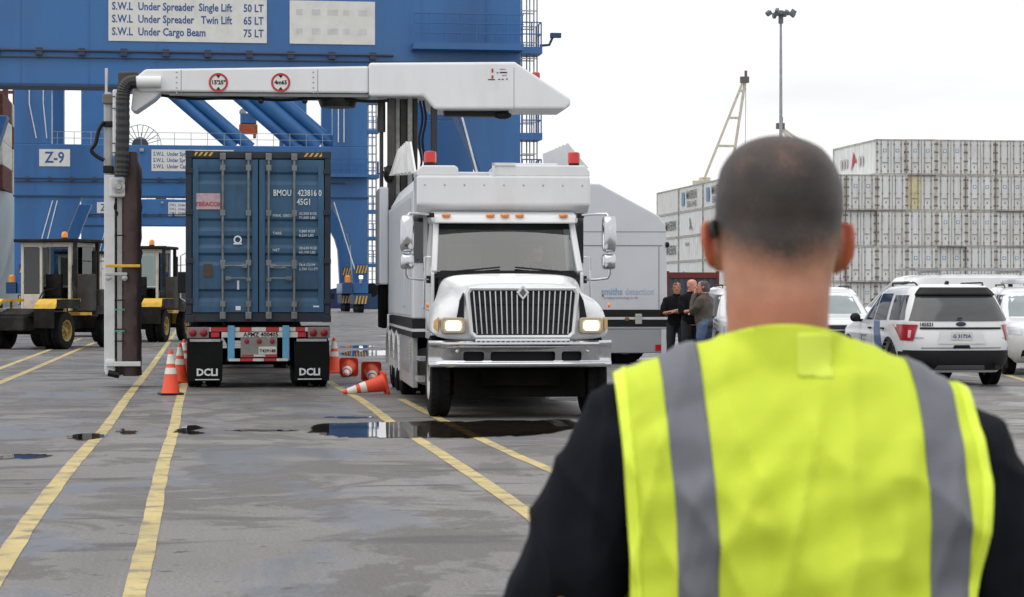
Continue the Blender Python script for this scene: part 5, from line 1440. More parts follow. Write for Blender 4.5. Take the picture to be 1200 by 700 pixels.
# ================================================================== YARD TRACTORS
YTW = mat('cab_cream', C(196, 192, 184), 0.5, var=0.06, dirt=(0.22, 0.19, 0.16), damt=0.6, dscale=3)
YTD = mat('tractor_dark', (0.014, 0.0135, 0.013), 0.7, spec=0.15, var=0.4, scale=4, dirt=(0.07, 0.06, 0.05), damt=0.6)
YTG = mat('tractor_grey', (0.05, 0.048, 0.046), 0.65, spec=0.2, var=0.25, scale=3, dirt=(0.05, 0.04, 0.035), damt=0.6)
YHUB = mat('hub_yellow', C(150, 128, 66), 0.6, var=0.2, dirt=(0.06, 0.05, 0.04), damt=0.7, dscale=5)
def yard_tractor():
    t = thing('yard_tractor', 'x', 'tractor', (0, 0, 0), 0, 'yellow decked yard tractors')
    MB().box(-0.45, 0.45, -2.4, 2.5, 0.55, 0.95).build('frame', YTD, t, bevel=0.03)
    for s in (-1, 1):
        wheel(t, s*1.24, -1.25, 0.54, 0.29, s, YHUB, dual=True)
        wheel(t, s*1.22, 1.55, 0.52, 0.29, s, YHUB)
        fd = MB().prism([(-2.05, 1.18), (-2.0, 1.30), (-1.7, 1.46), (-0.45, 1.46), (-0.45, 1.38), (-1.66, 1.38), (-1.92, 1.24)], 'x', s*0.58, s*1.26).build('mudguard', YELP, t)
        MB().box(*sorted((s*0.6, s*1.24)), -2.08, -2.055, 0.62, 1.18).build('mud_flap', YTD, fd)
        MB().box(*sorted((s*1.262, s*1.275)), -1.95, -0.5, 1.18, 1.45).build('guard_side', YTD, fd)
        MB().prism([(0.95, 1.0), (1.05, 1.25), (2.3, 1.25), (2.45, 1.0), (2.3, 1.0), (2.2, 1.14), (1.15, 1.14), (1.05, 1.0)], 'x', s*0.75, s*1.26).build('front_wing', YTG, t)
    MB().cyl((-1, -1.25, 0.54), (1, -1.25, 0.54), 0.12, n=12).build('axle', YTD, t)
    MB().box(-1.0, 1.0, 1.48, 1.62, 0.44, 0.58).build('axle', YTD, t)
    MB().prism([(-2.2, 0.95), (-0.7, 0.95), (-0.75, 1.12), (-1.6, 1.18), (-2.2, 1.02)], 'x', -0.5, 0.5).build('fifth_wheel', YTD, t)
    MB().box(-1.22, 1.22, -0.4, 0.35, 0.98, 1.06).build('deck', YELP, t)
    # cab
    c0 = thing('cab', None, None); c0.parent = t
    X0, X1, Y0, Y1, Z0, Z1 = -1.15, 0.50, 0.40, 2.1, 1.10, 3.15
    MB().box(X0, X1, Y0, Y1, Z0-0.08, Z0).build('cab_floor', YTG, c0)
    fr_ = MB()
    for x in (X0, X1-0.09):
        for y in (Y0, Y1-0.09): fr_.box(x, x+0.09, y, y+0.09, Z0, Z1)
    for x in (X0, X1-0.09):
        fr_.box(x+0.005, x+0.085, Y0+0.09, Y1-0.09, Z0, Z0+0.62); fr_.box(x+0.005, x+0.085, Y0+0.09, Y1-0.09, Z1-0.12, Z1)
    fr_.box(X0+0.09, X1-0.09, Y1-0.085, Y1-0.005, Z0, Z0+0.75)
    fr_.box(X0+0.09, X0+0.62, Y0+0.005, Y0+0.085, Z0, Z0+0.50); fr_.box(X0+0.62, X0+0.70, Y0, Y0+0.09, Z0, Z1-0.1); fr_.box(X0+0.09, X1-0.09, Y0+0.005, Y0+0.085, Z1-0.14, Z1)
    fr_.build('cab_shell', YTW, c0, bevel=0.012)
    MB().box(X0+0.11, X0+0.60, Y0+0.03, Y0+0.045, Z0+0.52, Z1-0.16).build('rear_window', TINT, c0)
    for x in (X0+0.04, X1-0.05): MB().box(x, x+0.01, Y0+0.1, Y1-0.1, Z0+0.63, Z1-0.13).build('side_window', CLEAR, c0)
    MB().box(X0+0.1, X1-0.1, Y1-0.05, Y1-0.04, Z0+0.76, Z1-0.03).build('windscreen', CLEAR, c0)
    MB().box(X0-0.12, X1+0.25, Y0-0.25, Y1+0.12, Z1, Z1+0.10).build('roof', YTD, c0, bevel=0.03)
    MB().box(-0.55, -0.05, 0.9, 1.4, Z0+0.3, Z0+0.5).prism([(0.85, Z0+0.45), (0.98, Z0+0.45), (0.95, Z0+1.1), (0.85, Z0+1.1)], 'x', -0.55, -0.05).build('seat', YTD, c0)
    MB().box(X0+0.1, X1-0.1, Y1-0.4, Y1-0.1, Z0, Z0+0.7).build('console', YTD, c0)
    bz = MB().cyl((0.25, 0.5, Z1+0.10), (0.25, 0.5, Z1+0.14), 0.10, n=12).build('beacon_base', BLACK, c0)
    MB().lathe([(0.09, 0), (0.09, 0.12), (0.06, 0.17), (0.02, 0.18)], (0.25, 0.5, Z1+0.14), (0, 0, 1), 14).build('beacon', ORANGE, c0, smooth=40)
    # guard posts, stack and tanks on the right
    MB().box(0.70, 0.80, 0.15, 0.25, 1.0, Z1+0.05).box(0.70, 0.80, 1.6, 1.7, 1.2, Z1+0.05).box(0.50, 0.82, 0.13, 0.27, Z1+0.03, Z1+0.10).box(0.70, 0.80, 0.15, 1.7, Z1+0.02, Z1+0.09).build('guard_frame', YTD, t)
    MB().box(0.62, 1.08, 0.45, 0.95, 1.08, 2.2).build('tank', YTG, t, bevel=0.04)
    MB().cyl((0.95, 1.05, 1.1), (0.95, 1.05, 2.9), 0.075, n=12).build('exhaust_stack', YTD, t, smooth=40)
    MB().box(0.55, 1.15, 1.1, 2.4, 1.15, 1.75).build('engine_cover', YTG, t, bevel=0.05)
    MB().box(-1.2, 1.2, 2.45, 2.6, 0.5, 0.95).build('front_bumper', YELP, t, bevel=0.03)
    for x in (-1.0, -0.1, 0.75): MB().box(x-0.03, x+0.03, -0.48, -0.42, 0.98, 1.42).build('stanchion', YELP, t)
    for s, px_ in ((-1, -1.4), (1, 1.3)):
        mo = MB().pipe([(s*0.6 if s > 0 else -1.1, 2.05, 2.6), (px_, 2.15, 2.65), (px_, 2.15, 1.9)], 0.02, 6).build('mirror_arm', STEEL, t)
        MB().box(px_-0.1, px_+0.1, 2.12, 2.17, 2.0, 2.5).build('mirror', BLACK, mo, bevel=0.02)
    hs = catmull([Vector(v) for v in ((-0.3, 0.3, 1.6), (-0.35, -0.1, 1.25), (-0.1, -0.5, 1.35), (0.0, -0.3, 1.7), (0.1, 0.38, 1.75))], 6)
    MB().pipe(hs, 0.025, 6).build('air_hose', BLACK, t, smooth=60)
    return t
yt = yard_tractor()
yt['label'] = 'yard tractor with orange beacon and yellow mudguards left of the detector post'
q_ = gnd(52, 408.5); yt.location = (q_.x + 0.1, q_.y + 0.6, 0); yt.rotation_euler = (0, 0, -R(24))
y2 = copy_tree(yt)
y2['label'] = 'yellow decked yard tractor standing between the detector post and the container'
q_ = gnd(165, 400); y2.location = (q_.x, q_.y, 0); y2.rotation_euler = (0, 0, -R(14))
y3 = copy_tree(yt)
y3['label'] = 'yard tractor mostly hidden behind the white detector post'
q_ = gnd(112, 395); y3.location = (q_.x - 0.4, q_.y + 1.5, 0); y3.rotation_euler = (0, 0, -R(6))

# blue low machinery house and quay boxes under the far crane leg
for k, (pxa, D_, w_, h_, lab) in enumerate(((437, 250, 2.6, 2.6, 'dark blue quay-side box beside the crane ladder'), (402, 262, 3.2, 2.2, 'dark blue low switch house behind the striped crane bogie'))):
    q_ = at(pxa, HZ, D_)
    o = MB().box(-w_/2, w_/2, 0, 4, 0, h_).prism([(-w_/2-0.1, h_), (w_/2+0.1, h_), (0, h_+0.35)], 'y', -0.1, 4.1).build('switch_house', mat('navy_panel', C(28, 44, 92), 0.5, var=0.2), None, bevel=0.03)
    o.location = (q_.x, q_.y, 0)
    tag(o, lab, 'switch house')
    MB().box(-0.5, 0.5, -0.03, 0.0, 0.1, h_*0.85).build('door', BLUE2, o)
    MB().box(-w_/2+0.15, -w_/2+0.6, -0.03, 0.0, h_*0.5, h_*0.8).build('vent', BLACK, o)

# ================================================================== CONTAINER STACKS
RW = mat('reefer_white', C(226, 228, 228), 0.55, var=0.06, scale=0.9, dirt=C(176, 172, 164), dscale=0.9, damt=0.5, stretch=(1, 1, 0.35), rand=True)
RW2 = mat('reefer_door', C(222, 224, 224), 0.55, var=0.08, scale=0.8, dirt=C(164, 154, 138), dscale=1.3, damt=0.5, stretch=(1.6, 1, 0.35), rand=True)
RFR = mat('reefer_frame', C(182, 180, 174), 0.65, var=0.2, scale=3, dirt=C(104, 84, 66), dscale=1.6, damt=0.8, rand=True)
RROD = mat('reefer_rod', C(140, 138, 132), 0.6, var=0.2, rand=True)
RYEL = mat('reefer_stained', C(214, 202, 164), 0.6, var=0.12, scale=2, dirt=C(150, 112, 66), damt=0.6)
RBLUE = mat('reefer_decal_blue', C(104, 152, 190), 0.55, var=0.15, rand=True)
def reefer():
    t = thing('shipping_container', 'x', 'container')
    MB().box(-1.15, 1.15, 0.10, 12.10, 0.10, 2.78).build('body', RW, t)
    f_ = MB()
    for s in (-1, 1):
        for y in (0.0, 12.04): f_.box(*sorted((s*1.219, s*1.10)), y, y+0.15, 0, 2.83)
        for z in (0.0, 2.70): f_.box(*sorted((s*1.215, s*1.13)), 0.15, 12.04, z, z+0.13)
    for y in (0.005, 12.06):
        for z in (0.002, 2.71): f_.box(-1.10, 1.10, y, y+0.12, z, z+0.117)
    f_.build('frame', RFR, t)
    for s in (-1, 1):
        d = MB().box(*sorted((s*0.015, s*1.095)), 0.03, 0.08, 0.125, 2.70).build('door', RW2, t)
        k = MB()
        for x in (0.25, 0.82):
            k.cyl((s*x, -0.01, 0.05), (s*x, -0.01, 2.80), 0.028, n=6)
            for z in (0.3, 1.35, 2.4): k.box(s*x-0.06, s*x+0.06, -0.03, 0.03, z-0.06, z+0.06)
        k.box(s*0.5-0.22, s*0.5+0.22, -0.03, 0.0, 0.95, 1.0)
        tag(k.build('lock_rods', RROD, d), kind='stuff')
        hg = MB()
        for z in (0.4, 1.1, 1.8, 2.45): hg.box(*sorted((s*1.06, s*1.215)), -0.012, 0.03, z-0.07, z+0.07)
        tag(hg.build('hinges', mat('reefer_hinge', C(116, 106, 96), 0.7, var=0.3), d), kind='stuff')
        MB().box(s*0.52-0.14, s*0.52+0.14, 0.018, 0.03, 1.78, 2.06).build('decal', RBLUE, d)
        MB().box(s*0.52-0.05, s*0.52+0.05, 0.02, 0.03, 0.55, 0.72).build('vent_cap', RROD, d)
        MB().box(s*0.52-0.09, s*0.52+0.09, 0.012, 0.018, 1.83, 2.01).build('decal_centre', RW, d)
    MB().box(-0.02, 0.02, 0.005, 0.03, 0.13, 2.69).build('door_seam', RROD, t)
    bk_ = MB()
    for s in (-1, 1):
        for i in range(11): bk_.box(*sorted((s*1.15, s*1.175)), 0.5+i*1.05, 0.58+i*1.05, 0.14, 2.69)
    tag(bk_.build('side_rib', RW, t), kind='stuff')
    return t
rp = reefer()
rp_used = False
ordn = ['first', 'second', 'third', 'fourth', 'fifth', 'sixth', 'seventh', 'eighth', 'ninth']
tiern = ['bottom', 'second', 'third', 'fourth', 'top']
def put_reefer(x, y, z, label, group, sz=1.0, rz=0.0):
    global rp_used
    if not rp_used:
        o = rp; rp_used = True
    else:
        o = copy_tree(rp)
    o.location = (x, y, z); o.scale = (1, 1, sz); o.rotation_euler = (0, 0, rz)
    o['label'] = label; o['group'] = group
    for ch_ in list(o.children):
        if ch_.name.startswith('door') and 'seam' not in ch_.name:
            for g_ in list(ch_.children):
                if o is not rp and g_.name.startswith('decal') and hash_(label) < 0.4: bpy.data.objects.remove(g_)
    return o
def hash_(s_): return (sum(ord(ch_)*(i_+3) for i_, ch_ in enumerate(s_)) % 97) / 97
P = 2.47
r5 = random.Random(5)
zt = [0, 2.60, 5.44, 8.28, 11.12]
X0r, Y0r = 53.2 + 1.22, 169.9
top_first = None
for tier in range(5):
    lo = 0 if tier == 4 else -2
    for i in range(lo, 7):
        o = put_reefer(X0r + i*P + r5.uniform(-0.03, 0.03), Y0r + r5.uniform(-0.18, 0.18), zt[tier],
                       'white container showing its doors in the %s tier, %s from the stack\'s stepped end' % (tiern[tier], ordn[i-lo]),
                       'white containers stacked behind the parked cars', 0.918 if tier == 0 else 1.0)
        if tier == 4 and i == 0: top_first = o
        if tier == 3 and i == 1:
            o['label'] = 'white container with a yellow stained left door, fourth tier behind the parked cars'
            for ch_ in o.children:
                if ch_.name.startswith('door') and 'seam' not in ch_.name and min(v.co.x for v in ch_.data.vertices) < -0.5:
                    ch_.data = ch_.data.copy(); ch_.data.materials[0] = RYEL
# red pennant mark on the open flank of the top container
MB().add([(-1.245, 6.2, 2.2), (-1.245, 5.2, 1.2), (-1.245, 5.9, 1.35), (-1.245, 6.9, 0.6), (-1.245, 6.5, 1.4)], [(0, 1, 2, 3, 4)]).build('pennant_mark', RDR, top_first)
for k, y in enumerate((3.4, 4.2, 7.8, 8.6, 9.4)):
    MB().box(-1.245, -1.240, y, y+0.5, 0.9, 1.7).build('faded_letter', mat('faded_letter', C(186, 180, 178), 0.6), top_first)
# long row further back, flanks to the lanes
for b, y in enumerate((201.6, 214.0, 226.5, 239.0, 251.5)):
    for tier in range(5):
        if b == 0 and tier > 2: continue
        lab = {(4, 4): 'plain', (3, 4): 'fully lettered', (2, 4): 'upper lettered'}.get((b, tier), 'weathered')
        o = put_reefer(55 + 1.22, y + r5.uniform(-0.05, 0.05), zt[tier],
                       '%s white container lying lengthwise, %s tier of the %s bay behind the scanner unit' % (lab, tiern[tier], ordn[4-b]),
                       'white containers stacked lengthwise behind the people', 0.918 if tier == 0 else 1.0)
        DK = mat('maersk_grey', C(112, 112, 110), 0.6, var=0.1)
        rot_ = (R(90), 0, -R(90))
        if (b, tier) in ((3, 4), (2, 4)):
            text('MAERSK', 1.35, DK, o, (-1.25, 5.4, 1.75), rot_, bold=0.02, sx=1.1)
            text('SEALAND', 0.95, DK, o, (-1.25, 5.4, 0.72), rot_, bold=0.01, sx=1.2)
            MB().box(-1.25, -1.245, 9.2, 10.6, 0.7, 2.2).build('decal', RBLUE, o)
        if (b, tier) in ((4, 3), (4, 2)):
            text('MAERSK', 1.5, DK, o, (-1.25, 4.0, 1.35), rot_, bold=0.03, sx=1.1)
        if (b, tier) == (3, 3):
            MB().add([(-1.25, 6.6, 2.0), (-1.25, 6.2, 2.0), (-1.25, 5.6, 1.1), (-1.25, 5.0, 0.7), (-1.25, 5.1, 0.6), (-1.25, 5.9, 0.9), (-1.25, 6.7, 0.6), (-1.25, 6.2, 1.2)], [tuple(range(8))]).build('pennant_mark', DK, o)
        if (b, tier) == (3, 2):
            text('SEALAND', 0.5, DK, o, (-1.25, 7.6, 1.9), rot_, bold=0.01)
        if (b, tier) == (3, 1):
            MB().box(-1.25, -1.245, 8.9, 9.7, 0.6, 1.7).build('decal', RBLUE, o)
            text('MAERSK', 0.7, DK, o, (-1.25, 5.0, 0.7), rot_, bold=0.01)
# dark open-top container with red rail
q_ = at(812, HZ, 112)
ot = thing('open_top_container', 'dark slate open container with dark red top rail behind the three people', 'container', (q_.x, q_.y, 0), 0)
SLT = mat('slate_panel', C(62, 74, 84), 0.6, var=0.15, dirt=(0.05, 0.04, 0.03))
DRD = mat('rail_dark_red', C(104, 38, 34), 0.65, var=0.2, dirt=(0.05, 0.03, 0.02))
MB().box(-1.3, 1.3, 0.1, 8, 0.2, 2.42).build('panel', SLT, ot)
rb = MB()
for i in range(9): rb.box(-1.25+i*0.3, -1.13+i*0.3, 0.05, 0.11, 0.22, 2.4)
rb.build('rib', SLT, ot)
MB().box(-1.36, 1.36, 0, 8.1, 2.42, 2.72).box(-1.36, 1.36, 0, 8.1, 0, 0.2).build('rail', DRD, ot, bevel=0.02)
for s in (-1, 1): MB().box(*sorted((s*1.36, s*1.22)), -0.02, 0.14, 0.2, 2.78).build('corner_post', DRD, ot)

# ================================================================== LIGHT MAST AND HARBOUR CRANES
q_ = at(915, HZ, 240)
lm = thing('light_mast', 'tall slender grey floodlight mast rising behind the man\'s head', 'light mast', (q_.x, q_.y, 0))
zt_ = H + (HZ - 18) * 240 / F
MB().cyl((0, 0, 0), (0, 0, zt_), 0.28, 0.13, n=12).build('pole', GREYM, lm, smooth=40)
hr = MB().lathe([(0.5, -0.1), (0.8, -0.1), (0.8, 0.1), (0.5, 0.1)], (0, 0, zt_ + 0.1), (0, 0, 1), 16)
hr.cyl((0, 0, zt_ - 0.9), (0, 0, zt_ + 0.5), 0.28, n=10)
for i in range(8):
    a = 2*math.pi*i/8; hr.beam((0, 0, zt_ + 0.1), (1.35*math.cos(a), 1.35*math.sin(a), zt_ + 0.2), 0.08, 0.08)
hr.build('head_ring', mat('mast_head', (0.16, 0.17, 0.18), 0.5, metal=0.3), lm)
for i in range(8):
    a = 2*math.pi*(i+0.3)/8
    MB().cbox((0, 0, 0), (0.55, 0.32, 0.42)).xform(Matrix.Translation((1.42*math.cos(a), 1.42*math.sin(a), zt_ + 0.12 + 0.18*(i % 2))) @ Matrix.Rotation(a, 4, 'Z') @ Matrix.Rotation(R(35), 4, 'Y')).build('floodlight', MATS['mast_head'], lm)
MB().cyl((0, 0, 0), (0, 0, 0.25), 0.6, n=12).build('foot', GREYM, lm)

BEI = mat('crane_beige', C(206, 200, 182), 0.6, var=0.1, dirt=(0.2, 0.17, 0.13), damt=0.5)
def luffing(label, foot_px, foot_py, tip_px, tip_py, D_, spread):
    f0, t0 = at(foot_px, foot_py, D_), at(tip_px, tip_py, D_)
    t = thing('harbour_crane', label, 'crane', (f0.x, f0.y, 0))
    o = Vector((f0.x, f0.y, 0))
    f0 = f0 - o; t0 = t0 - o
    MB().lathe([(2.2, 0), (2.0, 0.8), (1.3, 1.4), (1.1, f0.z - 1.2), (1.6, f0.z - 1.0), (1.6, f0.z - 0.4)], (0, 0, 0), (0, 0, 1), 20).build('pedestal', BEI, t, smooth=40)
    MB().box(-0.5, 0.9, -0.9, 0.9, f0.z - 0.5, f0.z + 0.1).build('machinery_house', BEI, t, bevel=0.06)
    a0 = f0 + Vector((0, -1.0, 0)); a1 = f0 + Vector((spread, -1.0, 0))
    for s, q0 in ((0, a0), (1, a1)):
        MB().beam(q0, t0 + Vector((0.3*s, -1.0, 0)), 0.36, 0.36).build('boom_chord', BEI, t)
    cb = MB()
    for u in (0.33, 0.62, 0.9): cb.beam(a0.lerp(t0 + Vector((0, -1, 0)), u), a1.lerp(t0 + Vector((0.3, -1, 0)), u), 0.35, 0.35)
    cb.build('boom_brace', BEI, t)
    MB().cbox(t0 + Vector((0.2, -1, 0.2)), (1.2, 0.9, 0.9)).cbox(t0 + Vector((0.4, -1, 0.9)), (0.35, 0.35, 1.3)).build('boom_head', mat('boom_head_grey', (0.12, 0.11, 0.10), 0.6), t)
    MB().cyl(t0 + Vector((0.4, -1, 0)), (t0.x + 0.5, -1, f0.z), 0.05, n=5).build('hoist_cable', GREYM, t)
    return t
luffing('beige harbour crane with a tilted twin-chord boom above the lengthwise containers', 824, 209, 869, 96, 330, 3.9)
luffing('beige harbour crane whose boom tip peeks out just above the man\'s head', 975, 215, 911, 150, 345, 4.0)

# ================================================================== PEOPLE
def skin(name, base, hair=None, rough=0.55):
    m = bpy.data.materials.new(name); m.use_nodes = True
    t = m.node_tree; p = t.nodes['Principled BSDF']
    p.inputs['Roughness'].default_value = rough
    p.inputs['Subsurface Weight'].default_value = 0.12
    p.inputs['Subsurface Radius'].default_value = (0.012, 0.004, 0.002)
    co = t.nodes.new('ShaderNodeTexCoord')
    def N(s, d=4):
        n_ = t.nodes.new('ShaderNodeTexNoise'); n_.inputs['Scale'].default_value = s; n_.inputs['Detail'].default_value = d
        t.links.new(co.outputs['Object'], n_.inputs[0]); return n_.outputs[0]
    def MIX(f, a, b):
        x = t.nodes.new('ShaderNodeMix'); x.data_type = 'RGBA'
        if isinstance(f, float): x.inputs[0].default_value = f
        else: t.links.new(f, x.inputs[0])
        for i, q_ in ((6, a), (7, b)):
            if isinstance(q_, tuple): x.inputs[i].default_value = q_ + (1,)
            else: t.links.new(q_, x.inputs[i])
        return x.outputs[2]
    def MR(s, a, b, c=0., d=1.):
        r = t.nodes.new('ShaderNodeMapRange')
        for i, v in enumerate((a, b, c, d)): r.inputs[i+1].default_value = v
        t.links.new(s, r.inputs[0]); return r.outputs[0]
    c1 = MIX(MR(N(22), 0.35, 0.65), tuple(x*0.86 for x in base), tuple(min(1, x*1.10) for x in base))
    c1 = MIX(MR(N(9, 3), 0.48, 0.7, 0, 0.5), c1, (base[0]*0.98, base[1]*0.70, base[2]*0.62))
    c1 = MIX(MR(N(160, 2), 0.60, 0.74, 0, 0.35), c1, (base[0]*0.6, base[1]*0.5, base[2]*0.45))
    if hair:
        def AT(n_):
            a = t.nodes.new('ShaderNodeAttribute'); a.attribute_name = n_; return a.outputs['Fac']
        c1 = MIX(AT('flush_and_glow'), c1, (base[0]*1.0, base[1]*0.52, base[2]*0.42))
        # cropped hair: dark specks grow denser with the 'hair' attribute, thinner on the crown
        ad = t.nodes.new('ShaderNodeMath'); ad.operation = 'MULTIPLY_ADD'
        t.links.new(N(330, 2), ad.inputs[0]); ad.inputs[1].default_value = 0.5; t.links.new(AT('hair'), ad.inputs[2])
        ad2 = t.nodes.new('ShaderNodeMath'); ad2.operation = 'MULTIPLY_ADD'
        t.links.new(N(26, 5), ad2.inputs[0]); ad2.inputs[1].default_value = 0.55; t.links.new(ad.outputs[0], ad2.inputs[2])
        f_ = MR(ad2.outputs[0], 0.66, 1.46)
        hc_ = MIX(MR(N(14, 4), 0.4, 0.64), tuple(x*0.7 for x in hair), tuple(x*1.9 for x in hair))
        c1 = MIX(f_, c1, hc_)
        b = t.nodes.new('ShaderNodeBump'); b.inputs['Distance'].default_value = 0.002
        t.links.new(MR(AT('hair'), 0.2, 0.8, 0.05, 0.6), b.inputs['Strength'])
        t.links.new(N(420, 2), b.inputs['Height']); t.links.new(b.outputs[0], p.inputs['Normal'])
    t.links.new(c1, p.inputs['Base Color'])
    return m

def sring(cx, cy, z, rx, ry, n=32, e=2.0):
    out = []
    for i in range(n):
        a = 2*math.pi*i/n; c_, s_ = math.cos(a), math.sin(a)
        out.append((cx + rx*math.copysign(abs(c_)**(2/e), c_), cy + ry*math.copysign(abs(s_)**(2/e), s_), z))
    return out

def chain(mb, pts, n=14, cap=True):
    """tapered limb through (x, y, z, r) joints with rounded ends"""
    P_ = [Vector(p_[:3]) for p_ in pts]; r_ = [p_[3] for p_ in pts]
    d0 = (P_[0]-P_[1]).normalized(); d1 = (P_[-1]-P_[-2]).normalized()
    A_ = [P_[0]+d0*r_[0]*k for k in (0.98, 0.85, 0.5)] + P_ + [P_[-1]+d1*r_[-1]*k for k in (0.5, 0.85, 0.98)]
    B_ = [r_[0]*k for k in (0.2, 0.55, 0.87)] + r_ + [r_[-1]*k for k in (0.87, 0.55, 0.2)]
    mb.pipe(A_, B_, n)
    return mb

def fingers(mb, wrist, d, side_, up, curl=0.5, sc_=1.0):
    """palm, four unequal bent fingers and a thumb leaving the side of the palm"""
    w_ = Vector(wrist); d = Vector(d).normalized(); up = Vector(up); s_ = d.cross(up).normalized() * side_; up = s_.cross(d).normalized() * side_
    palm = w_ + d*0.05*sc_
    for k in (-0.028, -0.01, 0.01, 0.028):
        chain(mb, [tuple(w_ + s_*k*0.7*sc_) + (0.017*sc_,), tuple(w_ + d*0.085*sc_ + s_*k*sc_) + (0.015*sc_,)], 8)
    for k, L in ((-0.031, 0.058), (-0.0105, 0.074), (0.0105, 0.08), (0.031, 0.068)):
        b0 = w_ + d*0.088*sc_ + s_*k*sc_
        b1 = b0 + (d*math.cos(curl*0.6) - up*math.sin(curl*0.6))*L*0.5*sc_
        b2 = b1 + (d*math.cos(curl*1.6) - up*math.sin(curl*1.6))*L*0.5*sc_
        chain(mb, [tuple(b0) + (0.0098*sc_,), tuple(b1) + (0.009*sc_,), tuple(b2) + (0.008*sc_,)], 8)
    t0 = w_ + d*0.025*sc_ + s_*0.03*sc_
    t1 = t0 + (d*0.6 + s_*0.8).normalized()*0.035*sc_ - up*0.006
    t2 = t1 + (d*0.9 + s_*0.3).normalized()*0.032*sc_ - up*0.01
    chain(mb, [tuple(t0) + (0.013*sc_,), tuple(t1) + (0.011*sc_,), tuple(t2) + (0.009*sc_,)], 8)

def add_head(mb, hc, look=0.0, s=1.0):
    """skull, jaw, brow, nose, lips and ears around head centre hc; faces +Y before the turn 'look'"""
    h = MB()
    h.loft([sring(0, y_, z_, rx, ry, 20, 2.2) for z_, rx, ry, y_ in ((-0.13, 0.028, 0.030, 0.055), (-0.118, 0.043, 0.050, 0.042), (-0.085, 0.056, 0.070, 0.025), (-0.045, 0.065, 0.084, 0.012), (0.0, 0.073, 0.094, 0.003), (0.04, 0.076, 0.097, 0.0), (0.075, 0.070, 0.089, -0.002), (0.10, 0.052, 0.068, -0.004), (0.115, 0.024, 0.032, -0.005))])
    h.loft([sring(0, y_, z_, rx, ry, 10) for z_, rx, ry, y_ in ((0.012, 0.008, 0.012, 0.090), (-0.015, 0.011, 0.018, 0.097), (-0.035, 0.017, 0.020, 0.098), (-0.045, 0.010, 0.010, 0.095))])
    h.ell((0, 0.086, 0.022), (0.045, 0.014, 0.009)); h.ell((0, 0.086, -0.068), (0.022, 0.012, 0.007)); h.ell((0, 0.084, -0.082), (0.02, 0.012, 0.008))
    for s_ in (-1, 1): h.ell((s_*0.078, -0.008, -0.012), (0.010, 0.020, 0.031), 10, 8)
    M_ = Matrix.Translation(hc) @ Matrix.Rotation(look, 4, 'Z') @ Matrix.Diagonal((s, s, s, 1))
    h.xform(M_); mb.add(h.v, h.f)
    return M_

